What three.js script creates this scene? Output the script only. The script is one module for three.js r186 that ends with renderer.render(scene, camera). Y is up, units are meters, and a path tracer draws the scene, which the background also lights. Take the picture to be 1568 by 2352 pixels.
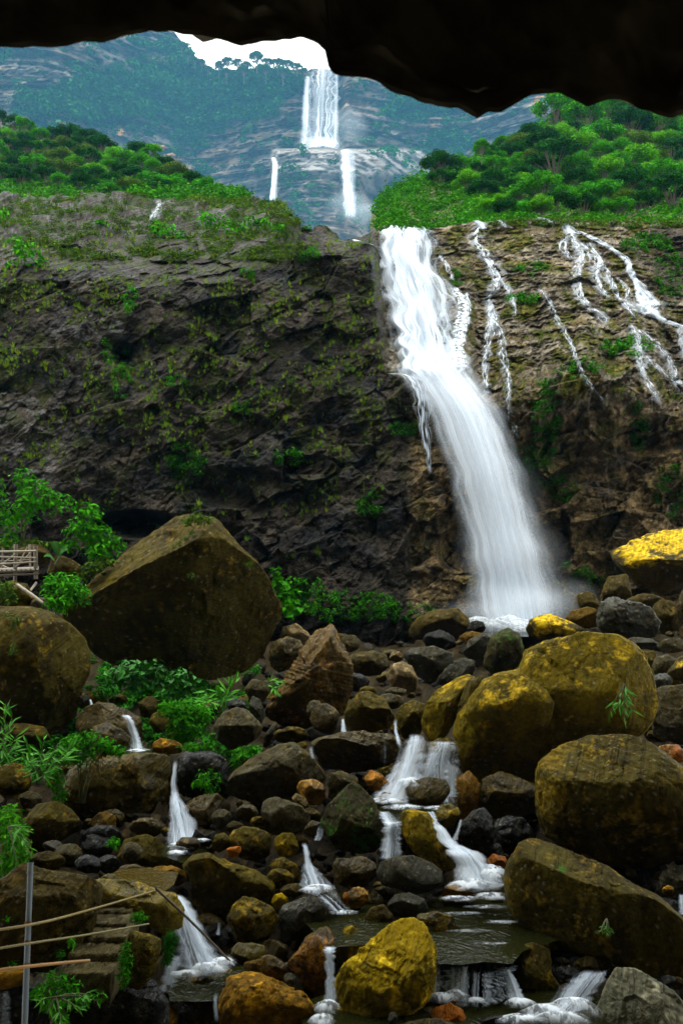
import * as THREE from 'three';
import { mergeGeometries, mergeVertices } from 'three/addons/utils/BufferGeometryUtils.js';
import { createNoise3D } from 'simplex-noise';

// ---------------------------------------------------------------- camera, sky, sun, exposure
const scene = new THREE.Scene();
const W = 1568, H = 2352, FOV = 60, PITCH = 6 * Math.PI / 180;      // layout units: the photograph at 1568 x 2352
const camera = new THREE.PerspectiveCamera(FOV, W / H, 0.1, 3000);
const EYE = new THREE.Vector3(0, 6, 0);
camera.position.copy(EYE);
camera.rotation.x = PITCH;
camera.focus = 32; camera.userData.fStop = 3.4;
const renderer = new THREE.WebGLRenderer();
renderer.toneMapping = THREE.LinearToneMapping;
renderer.toneMappingExposure = 2.25;
renderer.shadowMap.enabled = true;
{ // overcast sky: a bright even cloud deck, brightest overhead
  const w = 64, h = 32, data = new Float32Array(w * h * 4);
  for (let y = 0; y < h; y++) for (let x = 0; x < w; x++) {
    const el = ((y + 0.5) / h - 0.5) * Math.PI, s = Math.max(0, Math.sin(el));
    const L = 1.75 * (1 + 1.15 * s) / 2.15 + 0.25, i = (y * w + x) * 4;
    data[i] = L; data[i + 1] = L; data[i + 2] = L * 0.98; data[i + 3] = 1;
  }
  const sky = new THREE.DataTexture(data, w, h, THREE.RGBAFormat, THREE.FloatType);
  sky.mapping = THREE.EquirectangularReflectionMapping; sky.magFilter = THREE.LinearFilter; sky.needsUpdate = true;
  scene.background = sky; scene.environment = sky;
}
const sun = new THREE.DirectionalLight(new THREE.Color(1, 0.965, 0.9), 1.3);
sun.position.set(-26, 110, -30 + 8); sun.target.position.set(0, 5, -30);
sun.castShadow = true; sun.shadow.radius = 36; sun.shadow.mapSize.set(2048, 2048);
Object.assign(sun.shadow.camera, { left: -80, right: 80, top: 80, bottom: -80, near: 1, far: 300 });
scene.add(sun, sun.target);
scene.fog = new THREE.FogExp2(new THREE.Color(0.2, 0.62, 1.0), 0.000108);

// ---------------------------------------------------------------- helpers
function rng(seed) { let a = seed >>> 0; return () => { a = (a + 0x6d2b79f5) | 0; let t = Math.imul(a ^ (a >>> 15), 1 | a); t = (t + Math.imul(t ^ (t >>> 7), 61 | t)) ^ t; return ((t ^ (t >>> 14)) >>> 0) / 4294967296; }; }
const noise = createNoise3D(rng(7));
const lerp = (a, b, t) => a + (b - a) * t, clamp = (x, a = 0, b = 1) => Math.min(b, Math.max(a, x));
const sm = (a, b, x) => { const t = clamp((x - a) / (b - a)); return t * t * (3 - 2 * t); };
const mix3 = (a, b, t) => [lerp(a[0], b[0], t), lerp(a[1], b[1], t), lerp(a[2], b[2], t)];
function fbm(x, y, z, o = 4) { let s = 0, a = 0.5; for (let i = 0; i < o; i++) { s += a * noise(x, y, z); x = x * 2.03 + 11.3; y = y * 2.03 - 7.1; z = z * 2.03 + 3.7; a *= 0.5; } return s; }
function curve(table, x) {            // piecewise linear table [[x, y], ...]
  if (x <= table[0][0]) return table[0][1];
  for (let i = 1; i < table.length; i++) if (x <= table[i][0]) return lerp(table[i - 1][1], table[i][1], (x - table[i - 1][0]) / (table[i][0] - table[i - 1][0]));
  return table[table.length - 1][1];
}
const h3 = (x, y, z, k) => { let n = Math.imul(x, 374761393) ^ Math.imul(y, 668265263) ^ Math.imul(z, 2147483647 - 1274126177) ^ Math.imul(k, 1013904223); n = Math.imul(n ^ (n >>> 13), 1274126177); n ^= n >>> 16; return (n >>> 0) / 4294967296; };
const cellOut = { f1: 0, f2: 0, v: 0, s: 0 };
// broken rock: each cell of a jittered lattice is a flat block with its own offset and tilt
function blocks(x, y, z, k = 0) {
  const ix = Math.floor(x), iy = Math.floor(y), iz = Math.floor(z); let f1 = 9, f2 = 9, bx = 0, by = 0, bz = 0, px = 0, py = 0;
  for (let a = -1; a <= 1; a++) for (let b = -1; b <= 1; b++) for (let c = -1; c <= 1; c++) {
    const cx = ix + a, cy = iy + b, cz = iz + c, qx = cx + h3(cx, cy, cz, k) - x, qy = cy + h3(cx, cy, cz, k + 1) - y, qz = cz + h3(cx, cy, cz, k + 2) - z, d = qx * qx + qy * qy + qz * qz;
    if (d < f1) { f2 = f1; f1 = d; bx = cx; by = cy; bz = cz; px = qx; py = qy; } else if (d < f2) f2 = d;
  }
  cellOut.f1 = Math.sqrt(f1); cellOut.f2 = Math.sqrt(f2);
  cellOut.v = h3(bx, by, bz, k + 3) - 0.5; cellOut.s = h3(bx, by, bz, k + 6);
  return cellOut.v + (h3(bx, by, bz, k + 4) - 0.5) * px * 1.9 + (h3(bx, by, bz, k + 5) - 0.4) * py * 2;
}
// layout: point at horizontal distance d (metres) seen in direction (px, py)
const F = (H / 2) / Math.tan(FOV * Math.PI / 360), CP = Math.cos(PITCH), SP = Math.sin(PITCH);
function P(px, py, d) {
  const x = (px - W / 2) / F, y = -(py - H / 2) / F, up = y * CP + SP, fw = CP - y * SP;
  return new THREE.Vector3(EYE.x + x / fw * d, EYE.y + up / fw * d, EYE.z - d);
}
const slope = (py) => { const y = -(py - H / 2) / F; return (y * CP + SP) / (CP - y * SP); };
const pxSize = (d) => d / F;          // metres per layout unit at distance d
const GROUND = [[1385, 60], [1430, 46], [1500, 36], [1650, 24], [1850, 17.9], [2100, 14.1], [2352, 11.7], [2520, 10.4], [2800, 8.6]].map(([r, d]) => [r, Math.log(d)]);
const groundD = (row) => Math.exp(curve(GROUND, row));

const taken = {};
function numbered(n) { if (!(n in taken)) { taken[n] = 0; return n; } return n + '_' + String(++taken[n]).padStart(3, '0'); }
function tag(o, label, category, group, kind) { if (label) o.userData.label = label; if (category) o.userData.category = category; if (group) o.userData.group = group; if (kind) o.userData.kind = kind; return o; }
function obj(name, geo, m, parent = scene) { const o = new THREE.Mesh(geo, m); o.name = parent === scene ? numbered(name) : name; o.castShadow = o.receiveShadow = true; parent.add(o); return o; }
function thing(name, label, category, pos, group) { const o = new THREE.Group(); o.name = numbered(name); if (pos) o.position.copy(pos); scene.add(o); return tag(o, label, category, group); }
function part(name, geo, m, parent, world = true) { if (world) { geo.translate(-parent.position.x, -parent.position.y, -parent.position.z); } return obj(name, geo, m, parent); }
function structure(name, geo, m) { const o = obj(name, geo, m); o.userData.kind = 'structure'; return o; }
function recenter(o) {                // put a world-space mesh's origin at the middle of its foot
  const g = o.geometry; g.computeBoundingBox(); const b = g.boundingBox, c = new THREE.Vector3((b.min.x + b.max.x) / 2, b.min.y, (b.min.z + b.max.z) / 2);
  g.translate(-c.x, -c.y, -c.z); o.position.copy(c); return o;
}
function grid(nx, ny, fn) {           // fn(u, v) -> { p, c }
  const pos = new Float32Array((nx + 1) * (ny + 1) * 3), col = new Float32Array(pos.length), idx = new Uint32Array(nx * ny * 6);
  let k = 0;
  for (let j = 0; j <= ny; j++) for (let i = 0; i <= nx; i++, k += 3) { const r = fn(i / nx, j / ny); pos[k] = r.p.x; pos[k + 1] = r.p.y; pos[k + 2] = r.p.z; col[k] = r.c[0]; col[k + 1] = r.c[1]; col[k + 2] = r.c[2]; }
  k = 0;
  for (let j = 0; j < ny; j++) for (let i = 0; i < nx; i++) { const a = j * (nx + 1) + i, b = a + nx + 1; idx[k++] = a; idx[k++] = b; idx[k++] = a + 1; idx[k++] = a + 1; idx[k++] = b; idx[k++] = b + 1; }
  const g = new THREE.BufferGeometry();
  g.setAttribute('position', new THREE.BufferAttribute(pos, 3)); g.setAttribute('color', new THREE.BufferAttribute(col, 3)); g.setIndex(new THREE.BufferAttribute(idx, 1)); g.computeVertexNormals();
  return g;
}
// grain of weathered rock: fine tone and relief, shared by all stone
const [grainMap, grainBump] = (() => {
  const n = 768, a = new Uint8Array(n * n * 4), b = new Uint8Array(n * n * 4);
  for (let y = 0; y < n; y++) for (let x = 0; x < n; x++) {
    const u = x / n * 9, v = y / n * 9, f = fbm(u * 2.2, v * 2.2, 1, 5), g = noise(u * 14, v * 14, 4), cr = 1 - Math.abs(noise(u * 0.9 + 0.3 * f, v * 1.3 + 0.3 * f, 7)), cr2 = 1 - Math.abs(noise(u * 2.6 + 0.2 * f, v * 2.2, 17)), crack = Math.max(sm(0.955, 0.995, cr), 0.7 * sm(0.965, 0.995, cr2));
    const i = (y * n + x) * 4, t = clamp(0.8 + 0.36 * f + 0.12 * g - 0.45 * crack, 0.2, 1), h = clamp(0.55 + 0.5 * f + 0.12 * g - 0.5 * crack);
    a[i] = a[i + 1] = a[i + 2] = 255 * t; b[i] = b[i + 1] = b[i + 2] = 255 * h; a[i + 3] = b[i + 3] = 255;
  }
  return [a, b].map((data) => { const t = new THREE.DataTexture(data, n, n); t.wrapS = t.wrapT = THREE.MirroredRepeatWrapping; t.magFilter = THREE.LinearFilter; t.needsUpdate = true; return t; });
})();
const planar = (g, s) => { const p = g.attributes.position, uv = new Float32Array(p.count * 2); for (let i = 0; i < p.count; i++) { uv[i * 2] = (p.getX(i) * 0.94 + p.getZ(i) * 0.42) * s; uv[i * 2 + 1] = (p.getY(i) * 0.9 + p.getZ(i) * 0.47 - p.getX(i) * 0.12) * s; } g.setAttribute('uv', new THREE.BufferAttribute(uv, 2)); return g; };
const M = {
  rock: new THREE.MeshPhysicalMaterial({ vertexColors: true, roughness: 0.5, specularIntensity: 0.05, map: grainMap, bumpMap: grainBump, bumpScale: 0.03 }),
  wet: new THREE.MeshPhysicalMaterial({ vertexColors: true, roughness: 0.26, specularIntensity: 0.18, map: grainMap, bumpMap: grainBump, bumpScale: 0.03 }),
  dry: new THREE.MeshPhysicalMaterial({ vertexColors: true, roughness: 0.9, specularIntensity: 0.1 }),
  leaf: new THREE.MeshPhysicalMaterial({ vertexColors: true, roughness: 0.62, transmission: 0.3, thickness: 0, specularIntensity: 0.05, side: THREE.DoubleSide }),
  gloss_leaf: new THREE.MeshPhysicalMaterial({ vertexColors: true, roughness: 0.5, transmission: 0.25, thickness: 0, specularIntensity: 0.3, side: THREE.DoubleSide }),
  bark: new THREE.MeshStandardMaterial({ color: new THREE.Color(0.07, 0.055, 0.04), roughness: 0.9 }),
  stem: new THREE.MeshStandardMaterial({ color: new THREE.Color(0.07, 0.08, 0.02), roughness: 0.8 }),
};
const fullyInside = (pts, x, y) => { let c = false; for (let i = 0, j = pts.length - 1; i < pts.length; j = i++) if ((pts[i][1] > y) !== (pts[j][1] > y) && x < (pts[j][0] - pts[i][0]) * (y - pts[i][1]) / (pts[j][1] - pts[i][1]) + pts[i][0]) c = !c; return c; };

// ---------------------------------------------------------------- far cliffs (about 900 m away; their forms are worked out at half that size)
const FK = 2, farAt = (px, py, d) => P(px, py, d * FK);
const FAR_TOP = [[-500, 20], [0, 40], [250, 50], [400, 72], [418, 95], [440, 128], [470, 150], [492, 166], [520, 160], [600, 158], [690, 160], [703, 166], [716, 156], [775, 160], [790, 120], [900, 90], [1100, 110], [2100, 60]];
function farSmooth(px, py) {
  let d = 455 - 55 * sm(500, -100, px) - 40 * sm(1000, 1700, px) - 10 * Math.sin(px * 0.011) - (py - 300) * 0.10;
  // stone pedestal under the upper fall
  const ped = sm(618, 640, px) * (1 - sm(850, 1000, px)) * sm(338, 350, py);
  d -= ped * (26 + 8 * Math.cos((px - 730) / 120) - (py - 350) * 0.02);
  d += 16 * sm(395, 440, py) * sm(820, 850, px) * (1 - sm(900, 1000, px));
  d += 12 * sm(690, 712, px) * (1 - sm(775, 800, px)) * (1 - sm(335, 345, py));
  d += 14 * sm(262, 275, py) * (1 - sm(290, 305, py)) * sm(60, 110, px) * (1 - sm(250, 330, px));   // dark undercut on the left
  return d;
}
const farGreen = (px, py) => {
  let g = -0.35; const e = (cx, cy, rx, ry, a) => { const q = ((px - cx) / rx) ** 2 + ((py - cy) / ry) ** 2; g += a * Math.exp(-q); };
  e(300, 215, 190, 55, 1.15); e(140, 225, 110, 40, 0.8); e(600, 185, 120, 45, 1.1); e(500, 240, 120, 60, 0.7); e(640, 260, 70, 30, 0.5); e(350, 110, 110, 25, 0.5); e(930, 250, 90, 30, 0.9); e(440, 330, 70, 60, 0.35); e(1050, 330, 130, 30, 0.4); e(450, 140, 50, 40, 0.6);
  e(60, 190, 120, 45, -0.9); e(740, 320, 110, 160, -1.2);
  return g;
};
const farPoint = (px, py) => {
  const d0 = farSmooth(px, py), q = P(px, py, d0);
  const warp = 2 * fbm(q.x * 0.012, q.y * 0.012, 3, 3), yy = q.y + warp + q.x * 0.02;
  const layer = (t, k) => { const i = Math.floor(t), f = t - i; return h3(i, k, 5, 9) + (h3(i + 1, k, 5, 9) - h3(i, k, 5, 9)) * sm(0.72, 1, f); };
  const ped = sm(618, 640, px) * (1 - sm(960, 1010, px)) * sm(338, 350, py);
  let d = d0 + 7 * (1 - 0.55 * ped) * layer(yy / 7.5, 1) + 4.5 * layer(yy / 2.6, 2) + 1.4 * layer(yy / 1.1, 4);
  d += 7 * (1 - ped) * fbm(q.x * 0.025, q.y * 0.006, 1, 4) + 5 * (1 - 0.7 * ped) * blocks(q.x * 0.09, q.y * 0.13, d0 * 0.02, 40) + 2.6 * blocks(q.x * 0.25, q.y * 0.5, d0 * 0.05, 50);
  return farAt(px, py, d);
};
structure('far_cliffs', grid(620, 230, (u, v) => {
  const px = -380 + u * 2330, top = curve(FAR_TOP, px), py = v < 0.02 ? top : top + (v - 0.02) / 0.98 * (575 - top);
  const p = v < 0.004 ? farAt(px, top + 3, farSmooth(px, top) + 60) : farPoint(px, py);
  const q = p.clone().sub(EYE).divideScalar(FK).add(EYE), g = farGreen(px, py) + 0.7 * fbm(q.x * 0.045, q.y * 0.07, 2, 4), n = fbm(q.x * 0.06, q.y * 0.25, 8, 4), b = fbm(q.x * 0.02, q.y * 0.02, 6, 3);
  let c = mix3([0.045, 0.041, 0.033], [0.1, 0.09, 0.076], sm(-0.4, 0.45, n));
  c = mix3(c, [0.17, 0.12, 0.075], 0.5 * sm(0.12, 0.35, b));
  const bed = Math.floor((q.y + 2 * fbm(q.x * 0.012, q.y * 0.012, 3, 3) + q.x * 0.02) / 2.6), tone = lerp(0.55, 1.3, h3(bed, 2, 5, 19)) * (1 + 0.35 * noise(q.x * 0.22, q.y * 0.015, 4));   // strata and water stains
  c = c.map((t) => t * tone);
  const tan = (cx, cy, rx, ry) => 1 - sm(0.6, 1.1, ((px - cx) / rx) ** 2 + ((py - cy) / ry) ** 2 + 0.7 * n);
  c = mix3(c, [0.42, 0.23, 0.08], Math.max(tan(135, 275, 30, 14), tan(355, 338, 30, 9), tan(395, 362, 26, 11), tan(350, 140, 18, 9), tan(310, 140, 10, 9), tan(1240, 230, 14, 14), tan(275, 300, 10, 14)));
  const ped = sm(618, 640, px) * (1 - sm(960, 1010, px)) * sm(338, 350, py) * (1 - sm(390, 410, py + 14 * n));
  c = mix3(c, [0.27, 0.26, 0.24], 0.85 * ped * sm(-0.5, 0.2, n));
  c = mix3(c, [0.012, 0.045, 0.004], 0.85 * sm(0.0, 0.22, g + 0.1 * n));
  return { p, c };
}), M.dry);

// ---------------------------------------------------------------- wooded hillsides above the lower cliff
const R_CREST = [[850, 500], [880, 455], [930, 415], [1000, 385], [1090, 362], [1120, 345], [1200, 318], [1235, 280], [1290, 255], [1400, 248], [1600, 240], [2000, 225]];
const L_CREST = [[-400, 265], [0, 285], [60, 300], [150, 312], [250, 345], [330, 352], [400, 392], [450, 425], [540, 452], [640, 470]];
const rightD = (row) => 66 + (515 - row) / 280 * 85, leftD = (row) => 84 + (470 - row) / 180 * 80;
const hill = (x0, x1, crest, bottom, D, seed) => (u, v) => {
  const px = lerp(x0, x1, u), top = curve(crest, px), row = v < 0.02 ? top + 2 : lerp(top, bottom, v), d = v < 0.02 ? D(top) + 40 : D(row);
  const q = P(px, row, d), n = fbm(q.x * 0.15 + seed, q.y * 0.15, q.z * 0.15, 4);
  return { p: P(px, row, d * (1 + 0.02 * n)).add(new THREE.Vector3(0, v < 0.02 ? -4 : 0, 0)), c: mix3([0.05, 0.065, 0.02], [0.1, 0.085, 0.05], sm(-0.1, 0.3, n)) };
};
structure('right_hillside', grid(110, 60, hill(850, 2000, R_CREST, 524, rightD, 4)), M.dry);
structure('left_hillside', grid(110, 50, hill(-400, 640, L_CREST, 482, leftD, 9)), M.dry);

// ---------------------------------------------------------------- the lower cliff (about 45 m away)
const CREST = [[-300, 448], [430, 450], [560, 462], [650, 470], [668, 500], [700, 524], [860, 530], [900, 540], [1000, 524], [1060, 512], [1250, 505], [1600, 512], [1900, 515]];
function cliffSmooth(px, py) {
  const t = clamp((1380 - py) / 780, 0, 1.2);
  let L = 41.3 + 5.6 * Math.pow(t, 1.35);
  if (px < 690) L += sm(690, 640, px) * Math.pow(clamp((690 + 24 * noise(px * 0.004, 8, 1) - py) / 250, 0, 1.2), 2.1) * 27; else L += clamp((590 - py) / 60) * 3.2;
  const lipRow = 915 + 130 * fbm(px * 0.006, 4, 2, 4) + 40 * sm(1250, 1450, px);
  let R = 44.2 - 0.9 * (sm(lipRow + 130, lipRow, py)) + Math.max(0, (lipRow - 30 - py) / (lipRow - 540) * 12.5);
  R += 1.2 * sm(1240, 1100, px) * sm(960, 860, py);                    // the chute of the main fall
  const bx = py < 830 ? 862 + (py - 560) * 0.09 : lerp(886, 1060, sm(830, 905, py)) + Math.max(0, py - 905) * 0.12;
  let d = lerp(L, R, sm(bx - 16, bx + 16, px + 8 * fbm(px * 0.02, py * 0.02, 3, 2)));
  const pit = (cx, cy, rx, ry, a) => { const q = ((px - cx) / rx) ** 2 + ((py - cy) / ry) ** 2; if (q < 1) d += a * (1 - q) ** 0.7; };
  pit(280, 812, 26, 34, 1.5); pit(352, 942, 18, 14, 1.2); pit(320, 1205, 110, 34, 2.6); pit(1062, 1265, 60, 62, 2.4); pit(720, 1075, 70, 30, 0.9); pit(1310, 1060, 80, 60, 0.9); pit(560, 1120, 120, 46, 0.9); pit(1500, 1000, 90, 50, 1.0);
  if (px > 1150) d += 0.35 * sm(lipRow + 5, lipRow + 60, py) * (1 - sm(1000, 1150, py));
  d -= 1.1 * sm(1330, 1420, py) * sm(690, 760, px) * (1 - sm(1000, 1100, px)) ;   // talus at the foot
  return d;
}
const isRight = (px, py) => { const bx = py < 830 ? 862 + (py - 560) * 0.09 : lerp(886, 940, sm(830, 905, py)); return sm(bx - 12, bx + 20, px); };
function cliffPoint(px, py) {
  const d0 = cliffSmooth(px, py), q = P(px, py, d0), right = isRight(px, py), up = sm(900, 820, py) * right;
  const plate = sm(600, 520, py) * (1 - right);
  const w = fbm(q.x * 0.3, q.y * 0.3, q.z * 0.2, 2) * 0.35, a = (q.x + w) * 0.87 + q.y * 0.5, b = q.y * 0.87 - q.x * 0.5 + 0.4 * w;
  let d = d0 + 0.8 * fbm(q.x * 0.16, q.y * 0.16, q.z * 0.1, 4) ;
  const rough = (1 - 0.75 * plate) * lerp(0.55 + 0.6 * sm(-0.2, 0.3, fbm(q.x * 0.12, q.y * 0.1, 5, 2)), 0.95 - 0.5 * up, right);
  const b1 = blocks(a * 0.33, b * 0.45, d0 * 0.2, 1), g1 = cellOut.f2 - cellOut.f1, b2 = blocks(a * 0.95, b * 1.25, d0 * 0.35, 11), g2 = cellOut.f2 - cellOut.f1;
  const open = sm(0.05, 0.4, fbm(q.x * 0.25 + 30, q.y * 0.3, 2, 2));
  d += (1 - plate) * (1 - 0.7 * up) * open * 0.12 * (1 - sm(0.02, 0.14, g2)) * sm(0.02, 0.2, g1);   // open joints, here and there
  d += rough * (0.85 * b1 + 0.3 * b2 + 0.15 * blocks(a * 2.1, b * 2.8, d0 * 0.5, 21));
  if (up > 0) d += up * (0.22 * blocks(q.x * 0.8, q.y * 2.6, d0 * 0.5, 31) + 0.14 * blocks(q.x * 2.2, q.y * 6.5, d0 * 0.9, 36));
  d += 0.09 * fbm(q.x * 3.2, q.y * 3.2, q.z * 3.2, 2);
  const out = P(px, py, d);
  if (plate > 0) out.y += plate * (0.9 * fbm(out.x * 0.18, 4, out.z * 0.18, 3) + 0.3 * blocks(out.x * 0.4, out.y * 0.3, out.z * 0.3, 71) + 0.05 * blocks(out.x * 1.3, out.y * 0.8, out.z * 0.8, 75));
  return out;
}
function cliffColor(px, py, q) {
  const right = isRight(px, py), n = fbm(q.x * 0.3, q.y * 0.3, q.z * 0.3, 4), n2 = fbm(q.x * 1.6, q.y * 1.6, q.z * 1.6, 3), n3 = noise(q.x * 7, q.y * 7, q.z * 7);
  let l = mix3([0.027, 0.0235, 0.017], [0.06, 0.05, 0.036], sm(-0.25, 0.35, n + 0.3 * n2));
  l = mix3(l, [0.02, 0.024, 0.03], 0.5 * sm(0.0, 0.4, fbm(q.x * 0.2 + 9, q.y * 0.35, q.z * 0.2, 3)));
  l = mix3(l, [0.038, 0.031, 0.022], 0.6 * sm(700, 560, py) * sm(-0.3, 0.3, n2));
  // wet sheen painted into the colour: pale streak left of the dark face
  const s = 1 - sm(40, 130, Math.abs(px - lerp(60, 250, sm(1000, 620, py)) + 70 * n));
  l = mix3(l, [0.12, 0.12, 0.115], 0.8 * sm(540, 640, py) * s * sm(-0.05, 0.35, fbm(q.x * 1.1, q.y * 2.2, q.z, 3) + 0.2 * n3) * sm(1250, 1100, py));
  const plate = sm(620, 540, py + 50 * n) * sm(700, 640, px); l = mix3(l, [0.026, 0.02, 0.014], 0.8 * plate);
  l = mix3(l, [0.085, 0.085, 0.082], plate * sm(0.28, 0.36, n2 + 0.4 * n));  // pale patches: shiny wet glints painted into the cliff top colour
  l = mix3(l, [0.022, 0.04, 0.003], plate * sm(-0.1, 0.1, -n - 0.4 * n2) * 0.95);
  const low = sm(860, 1010, py + 60 * n);
  let r = mix3([0.115, 0.096, 0.062], [0.25, 0.215, 0.158], sm(-0.2, 0.35, n2 + 0.5 * n));
  r = mix3(r, [0.13, 0.095, 0.025], 0.6 * sm(0.1, 0.35, fbm(q.x * 0.5, q.y * 0.5, q.z * 0.5 + 20, 3)));
  r = mix3(r, mix3([0.1, 0.072, 0.034], [0.21, 0.146, 0.066], sm(-0.2, 0.3, n2)), low * 0.92);
  r = mix3(r, [0.055, 0.058, 0.062], low * 0.4 * sm(0.05, 0.3, fbm(q.x * 0.4 + 3, q.y * 0.5, q.z * 0.3, 3)));
  const moss = (1 - low * 0.6) * sm(0.04, 0.2, fbm(q.x * 0.45 + 40, q.y * 0.4, q.z * 0.3, 4) + 0.12 * n3);
  r = mix3(r, mix3([0.045, 0.062, 0.004], [0.11, 0.095, 0.006], sm(-0.3, 0.3, n2)), 0.85 * moss);
  if (px > 1440) r = mix3(r, [0.05, 0.04, 0.03], 0.8 * sm(1440, 1520, px + 40 * n) * sm(700, 640, py) * sm(500, 540, py));
  blocks(((q.x) * 0.87 + q.y * 0.5) * 1.1, (q.y * 0.87 - q.x * 0.5) * 1.5, q.z * 0.35, 11);
  l = mix3(l, [0.036, 0.046, 0.008], 0.75 * sm(0.02, 0.3, fbm(q.x * 0.7 + 60, q.y * 0.5, q.z * 0.5, 4) + 0.1 * n3) * sm(1300, 900, py));
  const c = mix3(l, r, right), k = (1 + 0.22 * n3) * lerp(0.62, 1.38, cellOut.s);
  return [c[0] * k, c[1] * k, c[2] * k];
}
const CX0 = -230, CX1 = 1800, CN = 760, CM = 470, C_BOTTOM = 1500;
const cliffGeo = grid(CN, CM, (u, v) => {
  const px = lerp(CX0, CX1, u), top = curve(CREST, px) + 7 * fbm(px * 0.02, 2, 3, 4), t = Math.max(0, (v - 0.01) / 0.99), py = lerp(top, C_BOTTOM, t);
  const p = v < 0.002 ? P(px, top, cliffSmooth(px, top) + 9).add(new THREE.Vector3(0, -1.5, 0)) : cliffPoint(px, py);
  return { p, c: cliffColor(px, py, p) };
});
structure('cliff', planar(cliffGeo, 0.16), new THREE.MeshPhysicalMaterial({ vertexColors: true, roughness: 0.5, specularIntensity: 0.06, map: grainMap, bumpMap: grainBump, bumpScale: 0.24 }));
function onCliff(px, py) {            // nearest point of the built cliff and its outward direction
  const i = clamp(Math.round((px - CX0) / (CX1 - CX0) * CN), 0, CN), top = curve(CREST, px) + 7 * fbm(px * 0.02, 2, 3, 4);
  const j = clamp(Math.round((clamp((py - top) / (C_BOTTOM - top)) * 0.99 + 0.01) * CM), 1, CM), k = j * (CN + 1) + i;
  const n = new THREE.Vector3().fromBufferAttribute(cliffGeo.attributes.normal, k); if (n.z < 0) n.negate();
  return { p: new THREE.Vector3().fromBufferAttribute(cliffGeo.attributes.position, k), n };
}
// ---------------------------------------------------------------- stream bed
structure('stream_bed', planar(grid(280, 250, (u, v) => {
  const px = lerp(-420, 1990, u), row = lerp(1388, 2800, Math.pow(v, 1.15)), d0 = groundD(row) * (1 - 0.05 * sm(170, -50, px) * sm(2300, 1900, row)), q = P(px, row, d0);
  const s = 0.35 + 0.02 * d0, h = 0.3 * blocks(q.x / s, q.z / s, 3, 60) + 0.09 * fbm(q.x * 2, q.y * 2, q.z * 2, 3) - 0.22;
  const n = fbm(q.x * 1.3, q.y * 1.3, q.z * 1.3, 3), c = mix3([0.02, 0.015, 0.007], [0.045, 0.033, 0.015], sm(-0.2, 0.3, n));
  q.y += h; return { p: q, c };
}), 0.42), M.rock);

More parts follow.
